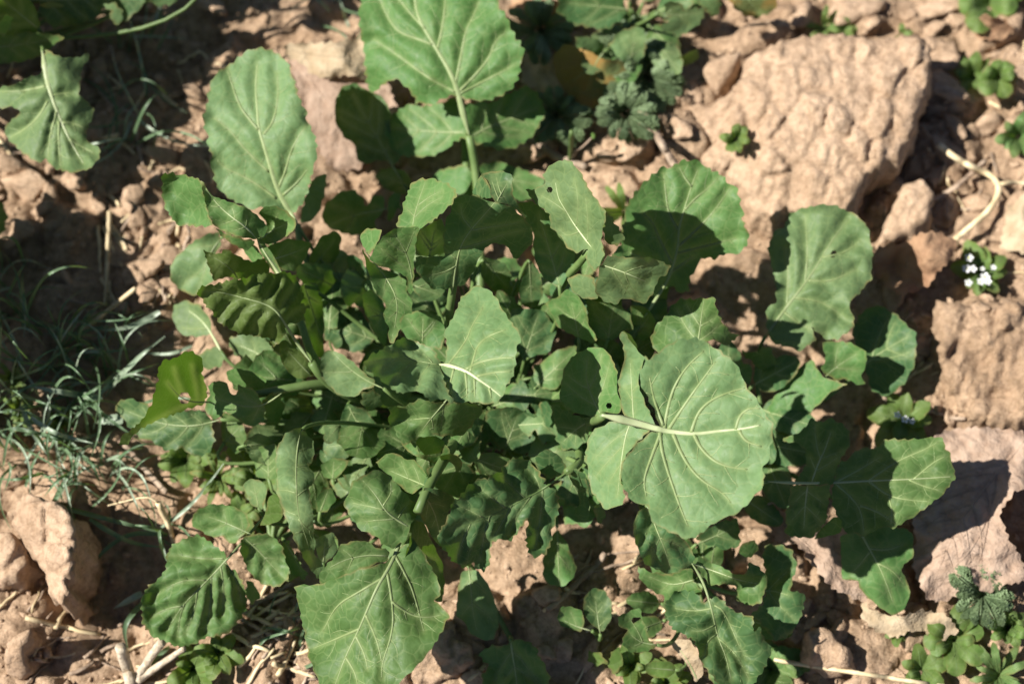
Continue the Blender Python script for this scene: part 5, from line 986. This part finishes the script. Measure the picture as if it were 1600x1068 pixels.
rosette('rosette_weed', 985, 1040, 9, 36, 'pale green weed beside the curled holed leaf', M_WEED, 'ovate', 1.2)
rosette('rosette_weed', 975, 330, 8, 60, 'slender weed growing behind the round half-shaded leaf', M_WEED, 'lance', 2.4)
rosette('rosette_weed', 1205, 1045, 8, 60, 'broad green seedling at the edge of the crinkled plant', M_LEAF, 'round', 1.6)

def feathery(cx, cy, n, L, label):
    loc = on_ground(cx, cy); t = thing('feathery_weed', label, 'weed', tuple(loc))
    for i in range(n):
        a = i*6.283/n+rng.uniform(-.3, .3); l = L*rng.uniform(.7, 1.15); B = MB(); h = rng.uniform(1.2, 2.6)
        ax = np.array([(cx+l*f*math.cos(a), cy+l*f*math.sin(a)) for f in np.linspace(0, 1, 12)]); hh = loc[2]*100+h*np.sin(np.linspace(0, 1, 12)*2.2)+.2
        W = unproj(ax[:, 0], ax[:, 1], hh*.01); B.add(*tube_mesh(W, np.linspace(.0007, .0003, 12), 5))
        for k in range(2, 12):
            for sg in (-1, 1):
                ll = l*.30*math.sin(math.pi*(k-1)/11.5)+3; aa = a+sg*.95
                for j in range(4):
                    f = (j+1)/4; q = (ax[k, 0]+ll*f*math.cos(aa), ax[k, 1]+ll*f*math.sin(aa))
                    for s2 in (-1, 0, 1):
                        a3 = aa+s2*.8; tip = (q[0]+5.5*math.cos(a3), q[1]+5.5*math.sin(a3)); pr = (-math.sin(a3)*1.7, math.cos(a3)*1.7); m_ = ((q[0]+tip[0])/2, (q[1]+tip[1])/2)
                        hz = (hh[k]+rng.uniform(-.12, .2))*.01
                        V = unproj(np.array((q[0], m_[0]+pr[0], tip[0], m_[0]-pr[0])), np.array((q[1], m_[1]+pr[1], tip[1], m_[1]-pr[1])), np.array((hz, hz+.0006, hz, hz-.0002)))
                        B.add(V, [(0, 1, 2, 3)])
        B.build('frond', M_FEATH, t)
    return t
feathery(845, 48, 9, 46, 'pale feathery weed in front of the orange-tan dead leaf')
feathery(1010, 120, 11, 50, 'dense feathery weed right of the yellow-edged leaf')
feathery(990, 70, 9, 44, 'feathery weed among the withering plant leaves')
feathery(975, 175, 9, 46, 'shaded feathery weed beside the thick twig')
feathery(870, 180, 8, 44, 'dark feathery weed below the pale dead leaf')
feathery(1535, 930, 10, 46, 'grey-green feathery weed at the edge of the broad dead leaf')

def flower_weed(cx, cy, spots, label):
    loc = on_ground(cx, cy); zc = loc[2]*100; t = thing('flowering_weed', label, 'flower', tuple(loc))
    for i in range(8):
        a = i*2.4; l = rng.uniform(35, 62); s = leaf_shape(14, 'ovate')*l; ca, sa = math.cos(a), math.sin(a)
        o_ = np.stack([cx+s[:, 0]*ca-s[:, 1]*sa, cy+s[:, 0]*sa+s[:, 1]*ca], 1)
        leaf(t, [dict(o=o_, H=[(cx, cy, zc+.3), (cx+l*ca, cy+l*sa, zc+.8), (cx+l*.5*ca-l*.2*sa, cy+l*.5*sa+l*.2*ca, zc+1.0), (cx+l*.5*ca+l*.2*sa, cy+l*.5*sa-l*.2*ca, zc+.8)], m=np.array([(cx, cy), (cx+l*.5*ca, cy+l*.5*sa), (cx+l*.9*ca, cy+l*.9*sa)]), t=(.6, 14))], M_WEED, M_STALK, grid=5)
    for (x, y, r) in spots:
        r *= .8
        hz = (zc+rng.uniform(1.6, 2.2))*.01; c = unproj(x, y, hz); B = MB()
        B.add(*tube_mesh(np.array([(loc[0], loc[1], loc[2]), (loc+c)/2+np.array((0, 0, .002)), c]), .0005, 5)); st = B.build('stalk', M_STALK, t)
        C = MB(); rs = r*PXM; C.add(*[z for z in (lambda V, Fc: (V*rs*.3+c+np.array((0, 0, rs*.15)), Fc))(*chunk(3, 1))]); fc = C.build('flower', M_YFLOW, t)
        for k in range(5):
            a = k*1.2566+rng.uniform(-.1, .1); d = np.array((math.cos(a), math.sin(a), 0)); p_ = np.array((-math.sin(a), math.cos(a), 0)); u = np.array((0, 0, 1.0))
            V = np.array([c, c+rs*(.45*d+.28*p_+.1*u), c+rs*(.8*d+.38*p_+.22*u), c+rs*(1.02*d+.16*p_+.22*u), c+rs*(1.02*d-.16*p_+.22*u), c+rs*(.8*d-.38*p_+.22*u), c+rs*(.45*d-.28*p_+.1*u)])
            mesh_obj('petal', V, [(0, 1, 2, 3, 4, 5, 6)], M_WHITE, fc)
    return t
flower_weed(1535, 425, [(1514, 403, 9), (1510, 420, 9), (1520, 420, 8), (1539, 433, 10), (1532, 440, 8), (1513, 442, 8), (1552, 418, 6), (1535, 420, 5), (1543, 440, 8)], 'low weed with a cluster of tiny white flowers on open ground')
flower_weed(1412, 655, [(1402, 648, 7), (1414, 655, 8), (1425, 658, 6)], 'small white-flowered weed in the dark shade above the side leaf')
bud = thing('bud_stalk', 'thin stalk with one small pale bud behind the grey lit leaf', 'bud', tuple(on_ground(893, 258)))
Bq = MB(); zb = np.array([(893, 252, .6), (900, 238, 1.8), (912, 228, 2.6), (924, 216, 3.2)]); Bq.add(*tube_mesh(unproj(zb[:, 0], zb[:, 1], zb[:, 2]*.01), .0005, 6)); Bq.build('stalk', M_TWIG, bud)
V, Fc = chunk(5, 2, .08); c = unproj(927, 213, .033); mesh_obj('bud', V*np.array((.0016, .0026, .0018))+c, Fc, M_WEED, bud)
